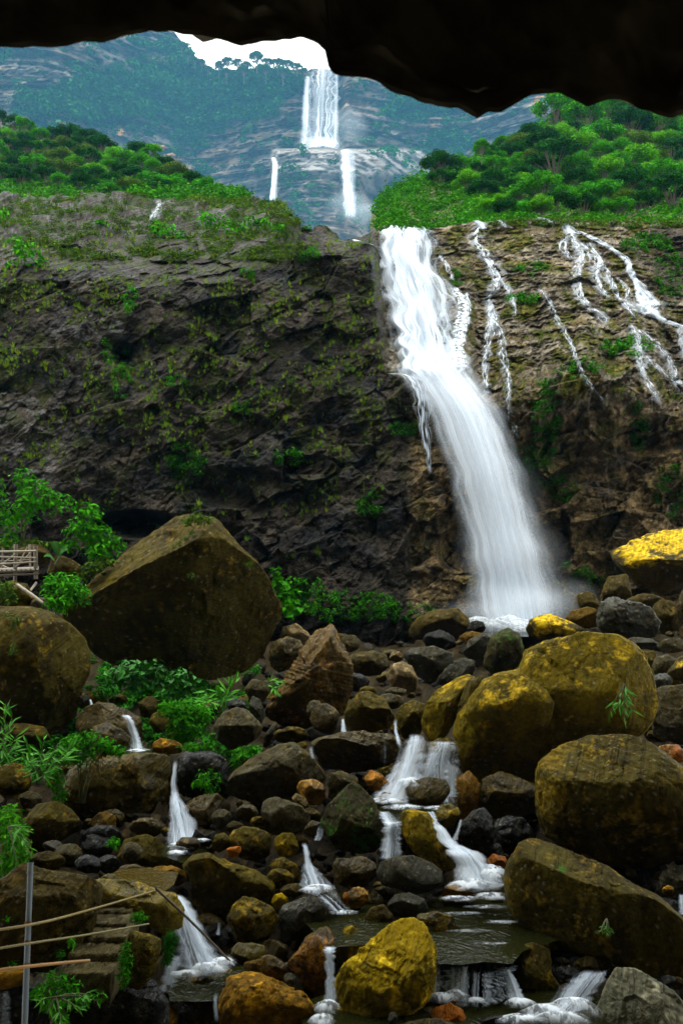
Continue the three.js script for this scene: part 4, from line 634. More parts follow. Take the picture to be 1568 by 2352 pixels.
{
  const r = rng(88), far = [], right = [], left = [], base = [], top = [];
  for (let k = 0; k < 30000 && far.length < 4200; k++) { const px = lerp(-60, 1330, r()), py = lerp(60, 540, r()), pf = farPoint(px, py), p0 = pf.clone().sub(EYE).divideScalar(FK).add(EYE); if (py < curve(FAR_TOP, px) + 4) continue; if (farGreen(px, py) + 0.7 * fbm(p0.x * 0.045, p0.y * 0.07, 2, 4) + 0.1 * (r() - 0.5) < 0.08 && r() > 0.03) continue; far.push([pf, FK * lerp(1.6, 6, r() * r())]); }
  mass('far_cliff_shrubs', 'hazy green shrubs and small trees covering the far cliff ledges', 'shrubs', clumpGeo(31, GREEN.far, 60, 0.5), far, r);
  for (let k = 0; k < 2200; k++) { const px = lerp(865, 1700, r()), t = curve(R_CREST, px), row = lerp(t, 530, r()), d = rightD(row) - 0.5; if (px < 1050 && fbm(px * 0.03, row * 0.03, 1, 3) < -0.12) continue; right.push([P(px, row, d), lerp(0.5, 1.2, r()) * (row > 450 ? 0.75 : 1.1), px < 1050 ? 0.8 : 0.9]); }
  mass('hillside_undergrowth', 'green undergrowth between the trees of the right hillside', 'undergrowth', clumpGeo(32, GREEN.tree, 90, 0.3), right, r);
  for (let k = 0; k < 1000; k++) { const px = lerp(-120, 560, r()), t = curve(L_CREST, px), row = lerp(t, 470, r()), d = leftD(row) - 0.5; left.push([P(px, row, d), lerp(0.6, 1.4, r()), 0.75]); }
  mass('hillside_undergrowth', 'green undergrowth between the trees of the left hillside', 'undergrowth', clumpGeo(33, GREEN.tree, 90, 0.3), left, r);
  // greenery growing out of the lower cliff
  const patch = (cx, cy, rx, ry, n, s, k = 1) => { for (let i = 0; i < n; i++) { const a = r() * 6.28, q = Math.sqrt(r()), px = cx + Math.cos(a) * rx * q, py = cy + Math.sin(a) * ry * q, { p, n: nn } = onCliff(px, py); base.push([p.addScaledVector(nn, 0.05), s * lerp(0.6, 1.3, r()), k]); } };
  patch(430, 1065, 40, 45, 34, 0.3, 0.6); patch(665, 1055, 36, 16, 22, 0.26); patch(850, 1160, 30, 40, 22, 0.24, 0.8); patch(690, 1370, 60, 40, 30, 0.36, 0.9); patch(800, 1395, 110, 34, 90, 0.24, 0.8); patch(930, 1410, 70, 20, 26, 0.22, 0.7);
  patch(1255, 960, 26, 90, 60, 0.28, 0.7); patch(1230, 1070, 36, 60, 50, 0.28, 0.6); patch(1465, 980, 22, 60, 34, 0.26, 0.7); patch(1540, 1130, 40, 60, 40, 0.26, 0.5); patch(1320, 1330, 60, 30, 30, 0.24, 0.7); patch(1290, 1130, 30, 30, 22, 0.24, 0.6); patch(1180, 1090, 20, 60, 20, 0.24, 0.5);
  patch(1195, 690, 40, 10, 22, 0.3); patch(1440, 800, 60, 22, 40, 0.3); patch(1330, 850, 60, 20, 26, 0.24); patch(1050, 640, 16, 20, 12, 0.24); patch(925, 990, 36, 14, 18, 0.24); patch(1220, 620, 40, 12, 14, 0.26); patch(1540, 640, 40, 70, 40, 0.3, 0.8); patch(1480, 560, 60, 20, 50, 0.3); patch(280, 860, 26, 60, 30, 0.2, 1.1); patch(300, 690, 14, 30, 20, 0.2, 1.3); patch(245, 815, 12, 40, 14, 0.2, 1.2);
  patch(560, 935, 26, 16, 12, 0.2); patch(410, 880, 30, 16, 14, 0.2); patch(710, 590, 20, 12, 12, 0.26); patch(570, 630, 16, 20, 10, 0.24); patch(700, 490, 10, 6, 4, 0.3);
  mass('cliff_creepers', 'green creepers and ferns growing in patches on the lower cliff', 'creepers', clumpGeo(34, GREEN.fern.map((c) => c.map((v, i) => v * [1.6, 1.2, 1][i])), 44, 0.42), base, r);
  for (let k = 0; k < 9000 && top.length < 1700; k++) { const px = lerp(-100, 690, r()), py = lerp(452, 600, r()); const { p } = onCliff(px, py); if (fbm(p.x * 0.3, p.y * 0.3, p.z * 0.3, 4) > 0.12 * (1 - r())) continue; top.push([p, lerp(0.14, 0.5, r() * r()), lerp(0.7, 1.1, r())]); }
  for (let k = 0; k < 160; k++) { const px = lerp(1130, 1640, r()), { p } = onCliff(px, curve(CREST, px) + 14 * r()); top.push([p, lerp(0.15, 0.4, r())]); }
  for (let k = 0; k < 150; k++) { const px = lerp(440, 665, r()), { p } = onCliff(px, curve(CREST, px) + 40 * r() * r()); top.push([p, lerp(0.2, 0.5, r()), 1.1]); }
  mass('cliff_top_plants', 'bright green low plants along the top of the lower cliff', 'plants', clumpGeo(35, GREEN.olive.map((c) => c.map((v) => v * 1.25)), 50, 0.4), top, r);
}
// grass tufts on the cliff face
{
  const r = rng(99), L = new Leaves();
  for (let k = 0; k < 22; k++) { const a = r() * 6.28, t = 0.25 + 0.5 * r(), dir = new THREE.Vector3(Math.cos(a) * t, 1 - t * 0.6, Math.sin(a) * t).normalize(); L.leaf(new THREE.Vector3(Math.cos(a) * 0.06, 0, Math.sin(a) * 0.06), dir, new THREE.Vector3(Math.cos(a), 0.6, Math.sin(a)).normalize(), lerp(0.5, 1, r()), 0.085, tint(GREEN.grass, r)); }
  const list = [], geo = L.geo();
  for (let k = 0; k < 60000 && list.length < 3000; k++) {
    const px = lerp(-60, 880, r()), py = lerp(540, 1290, Math.pow(r(), 1.15)), { p, n } = onCliff(px, py), c = 0.8 * fbm(p.x * 0.22, p.y * 0.3, p.z * 0.3, 2) + 0.7 * fbm(p.x * 1.3 + 9, p.y * 0.7, p.z * 0.7, 3);
    if (c + 0.18 * (r() - 0.5) < 0.06 + 0.3 * sm(850, 1250, py) || isRight(px, py) > 0.5) continue; list.push([p.addScaledVector(n, 0.02), lerp(0.13, 0.36, r() * r()), lerp(0.6, 1.1, r())]);
  }
  for (let k = 0; k < 260; k++) { const px = lerp(900, 1600, r()), py = lerp(540, 1000, r()), { p } = onCliff(px, py); list.push([p, lerp(0.15, 0.3, r()), 0.8]); }
  const m = mass('cliff_grass', 'sparse yellow green grass tufts scattered over the dark cliff face', 'grass', geo, list, r, 1.7); m.material = M.leaf;
}
// a shrub: several leaf masses round a few stems
function shrub(label, pal, d, blobs, o = {}) {         // blobs: [px, py, rx, ry] in layout units
  const r = rng(Math.round(blobs[0][0] * 3 + blobs[0][1])), L = new Leaves(), s = pxSize(d), xs = blobs.map((b) => b[0]), foot = P(xs.reduce((a, b) => a + b) / xs.length, Math.max(...blobs.map((b) => b[1] + b[3])), d + 0.2);
  const t = thing(o.name || 'shrub', label, o.category || 'shrub', foot, o.group), stems = [];
  for (const [px, py, rx, ry] of blobs) {
    const c = P(px, py, d + (r() - 0.5) * rx * s * 0.6), size = o.size || 0.1, n = Math.round((o.density || 1) * 5.5 * rx * ry * s * s * 3.14 / (size * size * (o.aspect || 0.5)));
    const k = 0.8 + 0.4 * r(); blobLeaves(L, r, c, rx * s, ry * s, rx * s * 0.8, Math.min(n, 2600), size, o.aspect || 0.5, pal.map((q) => q.map((v) => v * k)), o.droop ?? 0.7);
    const near = Math.abs(px - (foot.x - EYE.x) / pxSize(d) - W / 2) < 1.2 * rx + 12 && ry * s > 0.12, f0 = near ? foot : c.clone().add(new THREE.Vector3(0, -ry * s * 1.1, -0.05));
    stems.push(tube([f0.clone().add(new THREE.Vector3((r() - 0.5) * 0.1, 0, 0)), f0.clone().lerp(c, 0.5).add(new THREE.Vector3((r() - 0.5) * 0.05, 0.02, 0)), c], 0.015 * (o.stem || 1), 0.006, 5));
  }
  part('foliage', L.geo(), o.gloss ? M.gloss_leaf : M.leaf, t); for (const g of stems) part('stem', g, M.stem, t); return t;
}
// bamboo-like plant: arching stalks with fans of long leaves
function bamboo(label, d, foot, tips, o = {}) {
  const r = rng(Math.round(foot[0] + foot[1] * 7)), L = new Leaves(), f = P(foot[0], foot[1], d), t = thing(o.name || 'bamboo_plant', label, 'plant', f, o.group), stems = [];
  for (const [px, py] of tips) {
    const e = P(px, py, d - 0.25 * r()), m = f.clone().lerp(e, 0.55).add(new THREE.Vector3(0, 0.12 * f.distanceTo(e), 0)), cv = new THREE.QuadraticBezierCurve3(f, m, e);
    stems.push(tube([f, cv.getPoint(0.35), cv.getPoint(0.7), e], 0.012, 0.004, 5));
    for (let k = 0; k < (o.n || 9); k++) { const a = lerp(0.35, 1, r()), p = cv.getPoint(a), out = e.clone().sub(f).normalize(), dir = out.add(dirOf(r).multiplyScalar(1.1)).add(new THREE.Vector3(0, -0.35, 0.25)).normalize(), nr = new THREE.Vector3(0.3 * (r() - 0.5), 0.8, 0.6).normalize(), len = (o.len || 0.26) * lerp(0.6, 1.2, r()); L.leaf(p, dir, nr, len, len * 0.16, tint(GREEN.bamboo, r), 0.1); }
  }
  part('foliage', L.geo(), M.gloss_leaf, t); for (const g of stems) part('stem', g, M.stem, t); return t;
}
shrub('tall airy bush against the dark cliff above the bamboo footbridge', GREEN.bush, 29.5, [[30, 1185, 44, 40], [80, 1130, 50, 36], [130, 1155, 46, 28], [50, 1100, 30, 30], [20, 1235, 30, 20], [-30, 1150, 50, 70], [70, 1160, 40, 40]], { size: 0.2, density: 0.55, stem: 2.5 });
shrub('bright green bush between the tall airy bush and the huge boulder', GREEN.bush, 28.6, [[205, 1180, 34, 30], [220, 1225, 44, 34], [180, 1215, 34, 24], [235, 1265, 46, 30], [165, 1250, 24, 18], [265, 1245, 26, 18]], { size: 0.2, density: 0.8 });
shrub('dense round shrub below the banana leaves beside the huge boulder', GREEN.bush, 24.6, [[150, 1345, 50, 34], [135, 1380, 40, 28], [178, 1365, 32, 30], [120, 1340, 26, 22]], { size: 0.17, aspect: 0.34, density: 0.9 });
shrub('low leafy plants on the slope left of the huge boulder', GREEN.olive, 27, [[215, 1305, 30, 16], [240, 1290, 26, 14], [190, 1320, 22, 10]], { size: 0.16, aspect: 0.8 });
shrub('leafy plants growing above the bamboo footbridge', GREEN.olive, 31, [[20, 1250, 34, 16], [80, 1248, 34, 12], [125, 1250, 20, 10]], { size: 0.2 });
shrub('small bushes on the mossy boulder under the footbridge', GREEN.olive, 24.6, [[10, 1345, 26, 18], [25, 1370, 20, 20]], { size: 0.12, density: 0.6 });
shrub('leafy shrub in the gap right of the huge boulder', GREEN.bush, 29.5, [[640, 1340, 22, 22], [660, 1375, 30, 24], [670, 1400, 26, 20], [630, 1315, 10, 16]], { size: 0.24, aspect: 0.8, density: 0.8 });
shrub('dark broad leaved shrub in the shade below the huge boulder', GREEN.fern, 23.4, [[300, 1535, 44, 22], [355, 1535, 36, 24], [330, 1565, 40, 24], [270, 1555, 24, 22]], { size: 0.22, aspect: 0.6, gloss: 1 });
shrub('dark shrub right of the shaded broad leaved shrub', GREEN.fern, 23, [[415, 1560, 36, 28], [440, 1575, 22, 20], [395, 1590, 34, 18]], { size: 0.2, aspect: 0.55, gloss: 1 });
shrub('pale ferny shrub left of the shaded broad leaved shrub', GREEN.fern, 22.6, [[232, 1590, 24, 16], [262, 1585, 16, 14], [285, 1622, 24, 9]], { size: 0.1 });
shrub('dense green shrub hanging beside the smooth grey boulder', GREEN.bush, 20.9, [[420, 1635, 44, 30], [435, 1665, 48, 34], [410, 1690, 34, 24], [460, 1640, 30, 26], [385, 1625, 26, 18]], { size: 0.13, aspect: 0.4 });
shrub('low grass cushion on the ledge below the dense shrub', GREEN.bush, 19.9, [[445, 1716, 36, 12], [478, 1712, 16, 10]], { size: 0.09, aspect: 0.3 });
shrub('small shrub left of the broad grey brown boulder', GREEN.bush, 18.6, [[555, 1730, 24, 16], [580, 1722, 18, 12], [538, 1750, 14, 14]], { size: 0.12, aspect: 0.4 });
shrub('leafy plants hanging on the dark ledge right of the tall cascade', GREEN.bush, 17.2, [[470, 1785, 22, 22], [485, 1808, 20, 14], [455, 1800, 14, 10], [500, 1785, 10, 14]], { size: 0.1, aspect: 0.45, density: 0.6 });
shrub('trailing green plants over the left end of the wide ledge block', GREEN.bush, 17.3, [[170, 1705, 34, 18], [205, 1695, 30, 20], [240, 1710, 28, 18], [270, 1725, 20, 14], [150, 1735, 26, 22], [215, 1735, 18, 24], [130, 1790, 20, 34], [140, 1825, 16, 20], [185, 1740, 16, 22]], { size: 0.09, density: 0.8 });
shrub('dry brown grass hanging over the wide ledge block', [[0.12, 0.08, 0.02], [0.2, 0.13, 0.03]], 17.1, [[228, 1745, 10, 28], [300, 1752, 16, 14], [215, 1765, 8, 16]], { size: 0.14, aspect: 0.1, density: 0.5, droop: 2 });
shrub('leafy plant hanging at the left edge above the metal pole', GREEN.bamboo, 12.6, [[15, 1875, 36, 30], [20, 1900, 44, 26], [32, 1925, 40, 34], [42, 1960, 32, 26], [10, 1990, 34, 30], [30, 2030, 26, 26], [5, 2070, 24, 30], [10, 2110, 14, 24]], { size: 0.11, aspect: 0.3, density: 0.85 });
shrub('leafy plants on the bottom left bank below the steps', GREEN.bush, 10.4, [[130, 2250, 34, 24], [100, 2275, 36, 22], [165, 2270, 22, 20], [135, 2300, 40, 24], [190, 2300, 26, 16], [140, 2340, 14, 20], [220, 2290, 18, 14]], { size: 0.085, aspect: 0.28, density: 0.6 });
shrub('green tuft beside the top of the stone steps', GREEN.bush, 11.2, [[318, 2105, 20, 12]], { size: 0.06, aspect: 0.3 });
shrub('green plant trailing beside the lower stone steps', GREEN.bush, 10.7, [[290, 2175, 10, 12], [288, 2205, 16, 22], [285, 2240, 14, 26]], { size: 0.06, aspect: 0.35 });
shrub('drooping grass on the rock edge beside the left foreground cascade', GREEN.fern, 11.6, [[392, 2155, 16, 22], [385, 2190, 10, 22]], { size: 0.09, aspect: 0.15, droop: 2 });
shrub('small weeds at the left foot of the stone steps', GREEN.bush, 10.9, [[165, 2165, 8, 14], [140, 2190, 12, 8], [20, 2110, 8, 5], [30, 2215, 14, 8]], { size: 0.05, aspect: 0.4 });
shrub('fern tuft on the grey stone above the shallow pool', GREEN.bush, 15, [[262, 1935, 15, 13]], { size: 0.08, aspect: 0.3 });
shrub('grass tuft growing on top of the huge tilted boulder', GREEN.olive, 26.4, [[452, 1190, 28, 13], [430, 1196, 16, 8], [480, 1192, 16, 8]], { size: 0.18, aspect: 0.25 });
shrub('moss and grass along the ridge of the huge tilted boulder', GREEN.olive, 24.9, [[440, 1222, 10, 6], [425, 1235, 9, 6], [412, 1248, 8, 5], [400, 1256, 6, 4], [572, 1295, 10, 10], [440, 1320, 8, 9]], { size: 0.1, aspect: 0.3, density: 0.7 });
shrub('small plants on the left edge boulder', GREEN.olive, 20.3, [[35, 1425, 10, 16], [32, 1490, 8, 14], [20, 1412, 12, 6]], { size: 0.13, aspect: 0.22, density: 0.8 });
bamboo('bamboo plant with long narrow leaves left of the trailing plants', 16.9, [95, 1790], [[60, 1705], [100, 1695], [140, 1700], [50, 1735], [150, 1740], [75, 1760], [110, 1775], [165, 1720], [90, 1722]], { n: 12, len: 0.3 });
bamboo('bamboo plant cut by the left edge above the bamboo fan', 17.6, [5, 1760], [[15, 1615], [30, 1640], [10, 1665], [40, 1690], [5, 1700], [25, 1720]], { n: 12, len: 0.3 });
bamboo('bamboo plant with drooping leaves at the foot of the huge boulder', 21.8, [505, 1640], [[470, 1585], [500, 1580], [530, 1570], [545, 1560], [480, 1610], [520, 1600]], { n: 10, len: 0.4 });
bamboo('small bamboo sprig left of the pointed rust boulder', 21.6, [600, 1580], [[625, 1560], [635, 1568], [630, 1580]], { n: 7, len: 0.3 });
bamboo('bamboo sprig hanging on the front of the biggest yellow boulder', 16.1, [1432, 1572], [[1420, 1620], [1440, 1618], [1400, 1635], [1432, 1650], [1452, 1634], [1440, 1585]], { n: 8, len: 0.2 });
bamboo('tiny sprig on the face of the long slab boulder', 12.1, [1392, 2110], [[1378, 2140], [1392, 2142], [1402, 2150]], { n: 7, len: 0.08 });
bamboo('bamboo leaves at the left edge above the metal pole', 12.2, [20, 1900], [[60, 1930], [50, 1900], [70, 1945], [40, 1985]], { n: 8, len: 0.2 });
bamboo('bamboo shoots spreading over the bottom left bank', 10.1, [130, 2290], [[205, 2285], [225, 2300], [110, 2320], [90, 2300], [140, 2345], [185, 2320]], { n: 10, len: 0.13 });
// bushes on the cliff top
for (const [label, px, py, blobs] of [
  ['round bush on the left slope of the cliff top', 60, 590, [[60, 575, 34, 24], [40, 555, 24, 20], [90, 600, 24, 16], [30, 610, 22, 16]]],
  ['wide bush in the middle of the left cliff top', 385, 535, [[385, 535, 40, 26], [360, 520, 22, 18], [415, 545, 22, 18]]],
  ['bush under the grassy ledge on the cliff top', 500, 515, [[505, 512, 34, 22], [545, 525, 30, 16], [475, 500, 22, 16]]],
  ['bush at the right end of the grassy ledge', 610, 515, [[600, 510, 26, 14], [640, 522, 22, 14], [575, 505, 18, 12]]],
  ['dark small bush standing on the grassy ledge', 505, 442, [[508, 446, 24, 14], [490, 450, 14, 10]]],
  ['bright green bush at the foot of the left hillside wood', 315, 440, [[312, 438, 28, 18], [335, 445, 18, 12], [292, 446, 14, 10]]],
  ['small bush left of the wide cliff top bush', 232, 515, [[232, 515, 24, 12], [210, 525, 14, 10]]],
  ['small bush on the far left of the cliff top', 10, 490, [[5, 490, 24, 14], [40, 545, 14, 12]]],
]) { const q = onCliff(px, Math.max(py + 12, curve(CREST, px) + 4)).p, d = -q.z; shrub(label, px === 505 && py < 450 ? GREEN.far.map((c) => c.map((v) => v * 1.4)) : GREEN.tree, d - 0.6, blobs, { size: 0.34, aspect: 0.5, density: 0.6, stem: 3 }); }
// banana leaves behind the round shrub
{
  const t = thing('banana_plant', 'young banana plant with broad leaves behind the dense round shrub', 'plant', P(128, 1290, 26.6));
  const leaf = (a, b, w) => { const p = P(a[0], a[1], 26.6), q = P(b[0], b[1], 26.3), n = 10, pos = [], col = [], idx = [], side = new THREE.Vector3().crossVectors(q.clone().sub(p).normalize(), new THREE.Vector3(0, 0.4, 1)).normalize(); for (let i = 0; i <= n; i++) { const f = i / n, c = p.clone().lerp(q, f); c.y += 0.12 * Math.sin(f * 3); const ww = w * Math.pow(Math.sin(Math.PI * Math.min(1, f * 0.94 + 0.04)), 0.6); for (const s of [-1, 0, 1]) { const v = c.clone().addScaledVector(side, s * ww); v.z += Math.abs(s) * ww * 0.35; pos.push(v.x, v.y, v.z); col.push(...(s ? [0.03, 0.2, 0.03] : [0.12, 0.3, 0.06])); } if (i < n) { const k = i * 3; for (const e of [0, 1]) idx.push(k + e, k + e + 3, k + e + 1, k + e + 1, k + e + 3, k + e + 4); } } const g = new THREE.BufferGeometry(); g.setAttribute('position', new THREE.Float32BufferAttribute(pos, 3)); g.setAttribute('color', new THREE.Float32BufferAttribute(col, 3)); g.setIndex(idx); g.computeVertexNormals(); return g; };
  for (const [a, b, w] of [[[138, 1278], [121, 1247], 0.12], [[136, 1280], [156, 1263], 0.09], [[134, 1282], [146, 1268], 0.1], [[126, 1288], [101, 1280], 0.06]]) part('leaf', leaf(a, b, w), M.gloss_leaf, t);
  part('stem', tube([P(128, 1296, 26.6), P(134, 1284, 26.6), P(137, 1278, 26.6)], 0.035, 0.02), M.stem, t);
}
{
  const r = rng(321), list = [];
  for (let k = 0; k < 3000 && list.length < 330; k++) { const px = lerp(150, 590, r()), py = lerp(1520, 1745, r()), d = groundD(py) - 0.15; if (fbm(px * 0.012, py * 0.02, 4, 3) < -0.02 || placedRocks.some((q) => q.d < d + 0.8 && fullyInside(q.pts, px, py))) continue; list.push([P(px, py, d), lerp(0.12, 0.34, r()), lerp(0.5, 1, r())]); }
  for (let k = 0; k < 60; k++) { const px = lerp(-20, 140, r()), py = lerp(1690, 1800, r()); list.push([P(px, py, groundD(py) - 0.3), lerp(0.1, 0.26, r()), 0.8]); }
  mass('bank_ferns', 'low dark ferns and leaves covering the left bank between the boulders', 'ferns', clumpGeo(41, GREEN.fern.map((c) => c.map((v) => v * 1.2)), 44, 0.5), list, r);
}
// ---------------------------------------------------------------- water
function streaks(seed, fx, fy, lo, hi, w = 256, h = 512) {
  const data = new Uint8Array(w * h * 4);
  for (let y = 0; y < h; y++) for (let x = 0; x < w; x++) {
    const u = x / w, v = y / h, wob = 0.012 * noise(u * 2, v * 2.5, seed + 5), a = noise((u + wob) * fx * 0.5, v * fy, seed) * 0.55 + noise((u + wob) * fx * 1.7, v * fy * 1.7, seed + 9) * 0.34 + noise((u + wob) * fx * 4.2, v * fy * 2.3, seed + 3) * 0.14;
    const i = (y * w + x) * 4; data[i] = data[i + 1] = data[i + 2] = 255; data[i + 3] = 255 * clamp(lo + (hi - lo) * sm(-0.45, 0.5, a));
  }
  const t = new THREE.DataTexture(data, w, h); t.wrapS = t.wrapT = THREE.MirroredRepeatWrapping; t.magFilter = THREE.LinearFilter; t.needsUpdate = true; return t;
}
const waterMat = (map, color, rough = 0.7) => new THREE.MeshStandardMaterial({ color: new THREE.Color(...color), roughness: rough, map, transparent: true, vertexColors: true, side: THREE.DoubleSide });
const WM = {  // bluish tints: sky reflection in shade put into the water colour
  full: waterMat(streaks(1, 8, 0.9, 0.72, 1), [0.67, 0.74, 0.8]),
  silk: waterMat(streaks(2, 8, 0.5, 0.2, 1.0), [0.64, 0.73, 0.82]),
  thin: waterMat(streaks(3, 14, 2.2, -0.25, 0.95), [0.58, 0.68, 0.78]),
  broken: waterMat(streaks(4, 6, 6, -0.15, 1.2), [0.6, 0.67, 0.73]),
  foam: waterMat(streaks(5, 7, 6, 0.2, 1.3), [0.7, 0.76, 0.8]),
  far: waterMat(streaks(6, 10, 1.2, -0.3, 0.8), [0.6, 0.67, 0.73]),
  farfull: waterMat(streaks(7, 9, 1.2, 0.3, 1), [0.6, 0.67, 0.73]),
};
function colors4(n) { return new Float32Array(n * 4).fill(1); }
// a falling sheet; path rows: [px, py, half width, distance]
function sheet(path, o = {}) {
  const r = rng(Math.round(path[0][0] + path[0][1] * 3 + (o.seed || 0) * 17)), nv = o.nv || 60, nu = o.nu || 14, cv = new THREE.CatmullRomCurve3(path.map((p) => new THREE.Vector3(p[0], p[1], 0)), false, 'catmullrom', 0.5);
  const cw = new THREE.CatmullRomCurve3(path.map((p) => new THREE.Vector3(p[2], p[3], 0)), false, 'catmullrom', 0.5), pos = [], uv = [], idx = [], col = colors4((nv + 1) * (nu + 1)); let run = 0, last = null; const u0 = r() * 5, v0 = r() * 5;
  for (let j = 0; j <= nv; j++) {
    const t = j / nv, c = cv.getPoint(t), wd = cw.getPoint(t), hw = Math.max(1, wd.x), d = wd.y;
    const mid = P(c.x, c.y, d); if (last) run += mid.distanceTo(last); last = mid;
    for (let i = 0; i <= nu; i++) {
      const u = i / nu * 2 - 1, rag = 1 + (o.rag || 0.1) * noise(t * 9 + u0, Math.sign(u) * 2, o.seed || 0), w = hw * pxSize(d), q = P(c.x + u * hw * rag, c.y, d);
      q.z += (o.bulge ?? 0.5) * w * (1 - u * u) + (o.lump || 0) * noise(u * 2.6 + u0, run * 0.16, 3);
      pos.push(q.x, q.y, q.z); uv.push((u * w * (o.us || 0.45)) / 1 + u0, run * (o.vs || 0.22) + v0);
      const edge = 1 - Math.pow(Math.abs(u), o.edge || 3), ends = sm(0, o.fadeIn ?? 0.04, t) * sm(0, o.fadeOut ?? 0.06, 1 - t);
      col[(j * (nu + 1) + i) * 4 + 3] = clamp(edge * ends * (o.alpha ?? 1));
      if (j < nv && i < nu) { const a = j * (nu + 1) + i, b = a + nu + 1; idx.push(a, b, a + 1, a + 1, b, b + 1); }
    }
  }
  const g = new THREE.BufferGeometry(); g.setAttribute('position', new THREE.Float32BufferAttribute(pos, 3)); g.setAttribute('uv', new THREE.Float32BufferAttribute(uv, 2)); g.setAttribute('color', new THREE.BufferAttribute(col, 4)); g.setIndex(idx); g.computeVertexNormals(); return g;
}
const shift = (path, dx, k, dd) => path.map(([x, y, w, d]) => [x + dx, y, w * k, d + dd]);
function fall(name, label, layers, category = 'waterfall', group) { // layers: [part name, geometry, material]
  const t = thing(name, label, category, null, group); layers[0][1].computeBoundingBox(); const b = layers[0][1].boundingBox; t.position.set((b.min.x + b.max.x) / 2, b.min.y, (b.min.z + b.max.z) / 2);
  for (const [n, g, m] of layers) part(n, g, m, t); return t;
}
// the great fall of the lower cliff
{
  const cd = (px, py, k) => cliffSmooth(px, py) - k;
  const up = [[930, 528, 58, cd(930, 532, 0.2)], [930, 545, 66, cd(930, 545, 0.9)], [932, 600, 70, cd(932, 600, 1.4)], [955, 680, 82, cd(955, 680, 1.4)], [968, 750, 86, cd(968, 750, 1.4)], [978, 800, 84, cd(978, 800, 1.5)], [990, 850, 86, cd(1000, 850, 1.6)], [1015, 890, 84, cd(1030, 890, 1.6)]];
  const low = [[985, 835, 80, 44.0], [1020, 885, 88, 43], [1058, 940, 86, 42.2], [1088, 1010, 84, 41.6], [1113, 1090, 85, 41.1], [1137, 1180, 90, 40.8], [1158, 1270, 97, 40.5], [1178, 1360, 104, 40.3], [1190, 1425, 108, 40.2], [1195, 1464, 110, 40.1]];
  const spill = [[900, 858, 18, 43.6], [945, 866, 22, 43], [965, 905, 22, 42.4], [972, 960, 18, 42.2], [982, 1030, 9, 42], [986, 1090, 5, 42]];
  const t = fall('great_waterfall', 'great white waterfall plunging down the lower cliff into the boulders', [
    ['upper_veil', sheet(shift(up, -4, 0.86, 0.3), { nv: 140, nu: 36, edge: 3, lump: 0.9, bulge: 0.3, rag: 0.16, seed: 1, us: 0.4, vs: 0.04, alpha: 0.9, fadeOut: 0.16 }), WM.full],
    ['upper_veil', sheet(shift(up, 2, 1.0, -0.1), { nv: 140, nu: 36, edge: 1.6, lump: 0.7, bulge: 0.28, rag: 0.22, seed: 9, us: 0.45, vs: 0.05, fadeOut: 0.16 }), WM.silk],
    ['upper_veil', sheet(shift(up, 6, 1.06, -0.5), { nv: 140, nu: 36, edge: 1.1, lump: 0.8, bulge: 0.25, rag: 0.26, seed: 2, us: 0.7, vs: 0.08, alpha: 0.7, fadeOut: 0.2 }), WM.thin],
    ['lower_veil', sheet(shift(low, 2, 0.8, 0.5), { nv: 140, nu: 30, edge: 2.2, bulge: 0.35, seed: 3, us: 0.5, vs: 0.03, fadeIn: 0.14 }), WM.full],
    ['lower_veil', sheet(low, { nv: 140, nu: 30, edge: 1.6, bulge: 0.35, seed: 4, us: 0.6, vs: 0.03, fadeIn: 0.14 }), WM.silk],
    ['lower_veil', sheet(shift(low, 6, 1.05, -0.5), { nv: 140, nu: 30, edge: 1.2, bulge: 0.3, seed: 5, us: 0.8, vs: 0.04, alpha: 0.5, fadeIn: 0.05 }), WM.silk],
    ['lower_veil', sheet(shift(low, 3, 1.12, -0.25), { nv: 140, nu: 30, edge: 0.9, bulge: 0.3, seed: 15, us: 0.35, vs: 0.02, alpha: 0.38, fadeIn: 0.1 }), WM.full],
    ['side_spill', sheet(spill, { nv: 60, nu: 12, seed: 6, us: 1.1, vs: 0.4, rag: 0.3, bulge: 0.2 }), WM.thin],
  ]);
  // frothy right shoulder
  part('side_spill', sheet([[1040, 660, 10, cd(1040, 660, 0.8)], [1062, 700, 14, cd(1062, 700, 0.8)], [1058, 750, 16, cd(1058, 750, 0.8)], [1050, 800, 20, cd(1050, 800, 0.8)], [1052, 850, 26, cd(1052, 850, 1.1)]], { nv: 50, nu: 12, seed: 7, us: 1.2, vs: 0.6, rag: 0.4 }), WM.broken, t);
  part('side_spill', sheet([[808, 551, 8, cd(840, 556, 1.2)], [838, 560, 13, cd(850, 560, 1.0)], [866, 580, 20, cd(880, 580, 1.0)], [884, 620, 18, cd(890, 620, 1.2)]], { nv: 30, nu: 10, seed: 8, us: 0.9, vs: 0.5, rag: 0.3 }), WM.full, t);
}
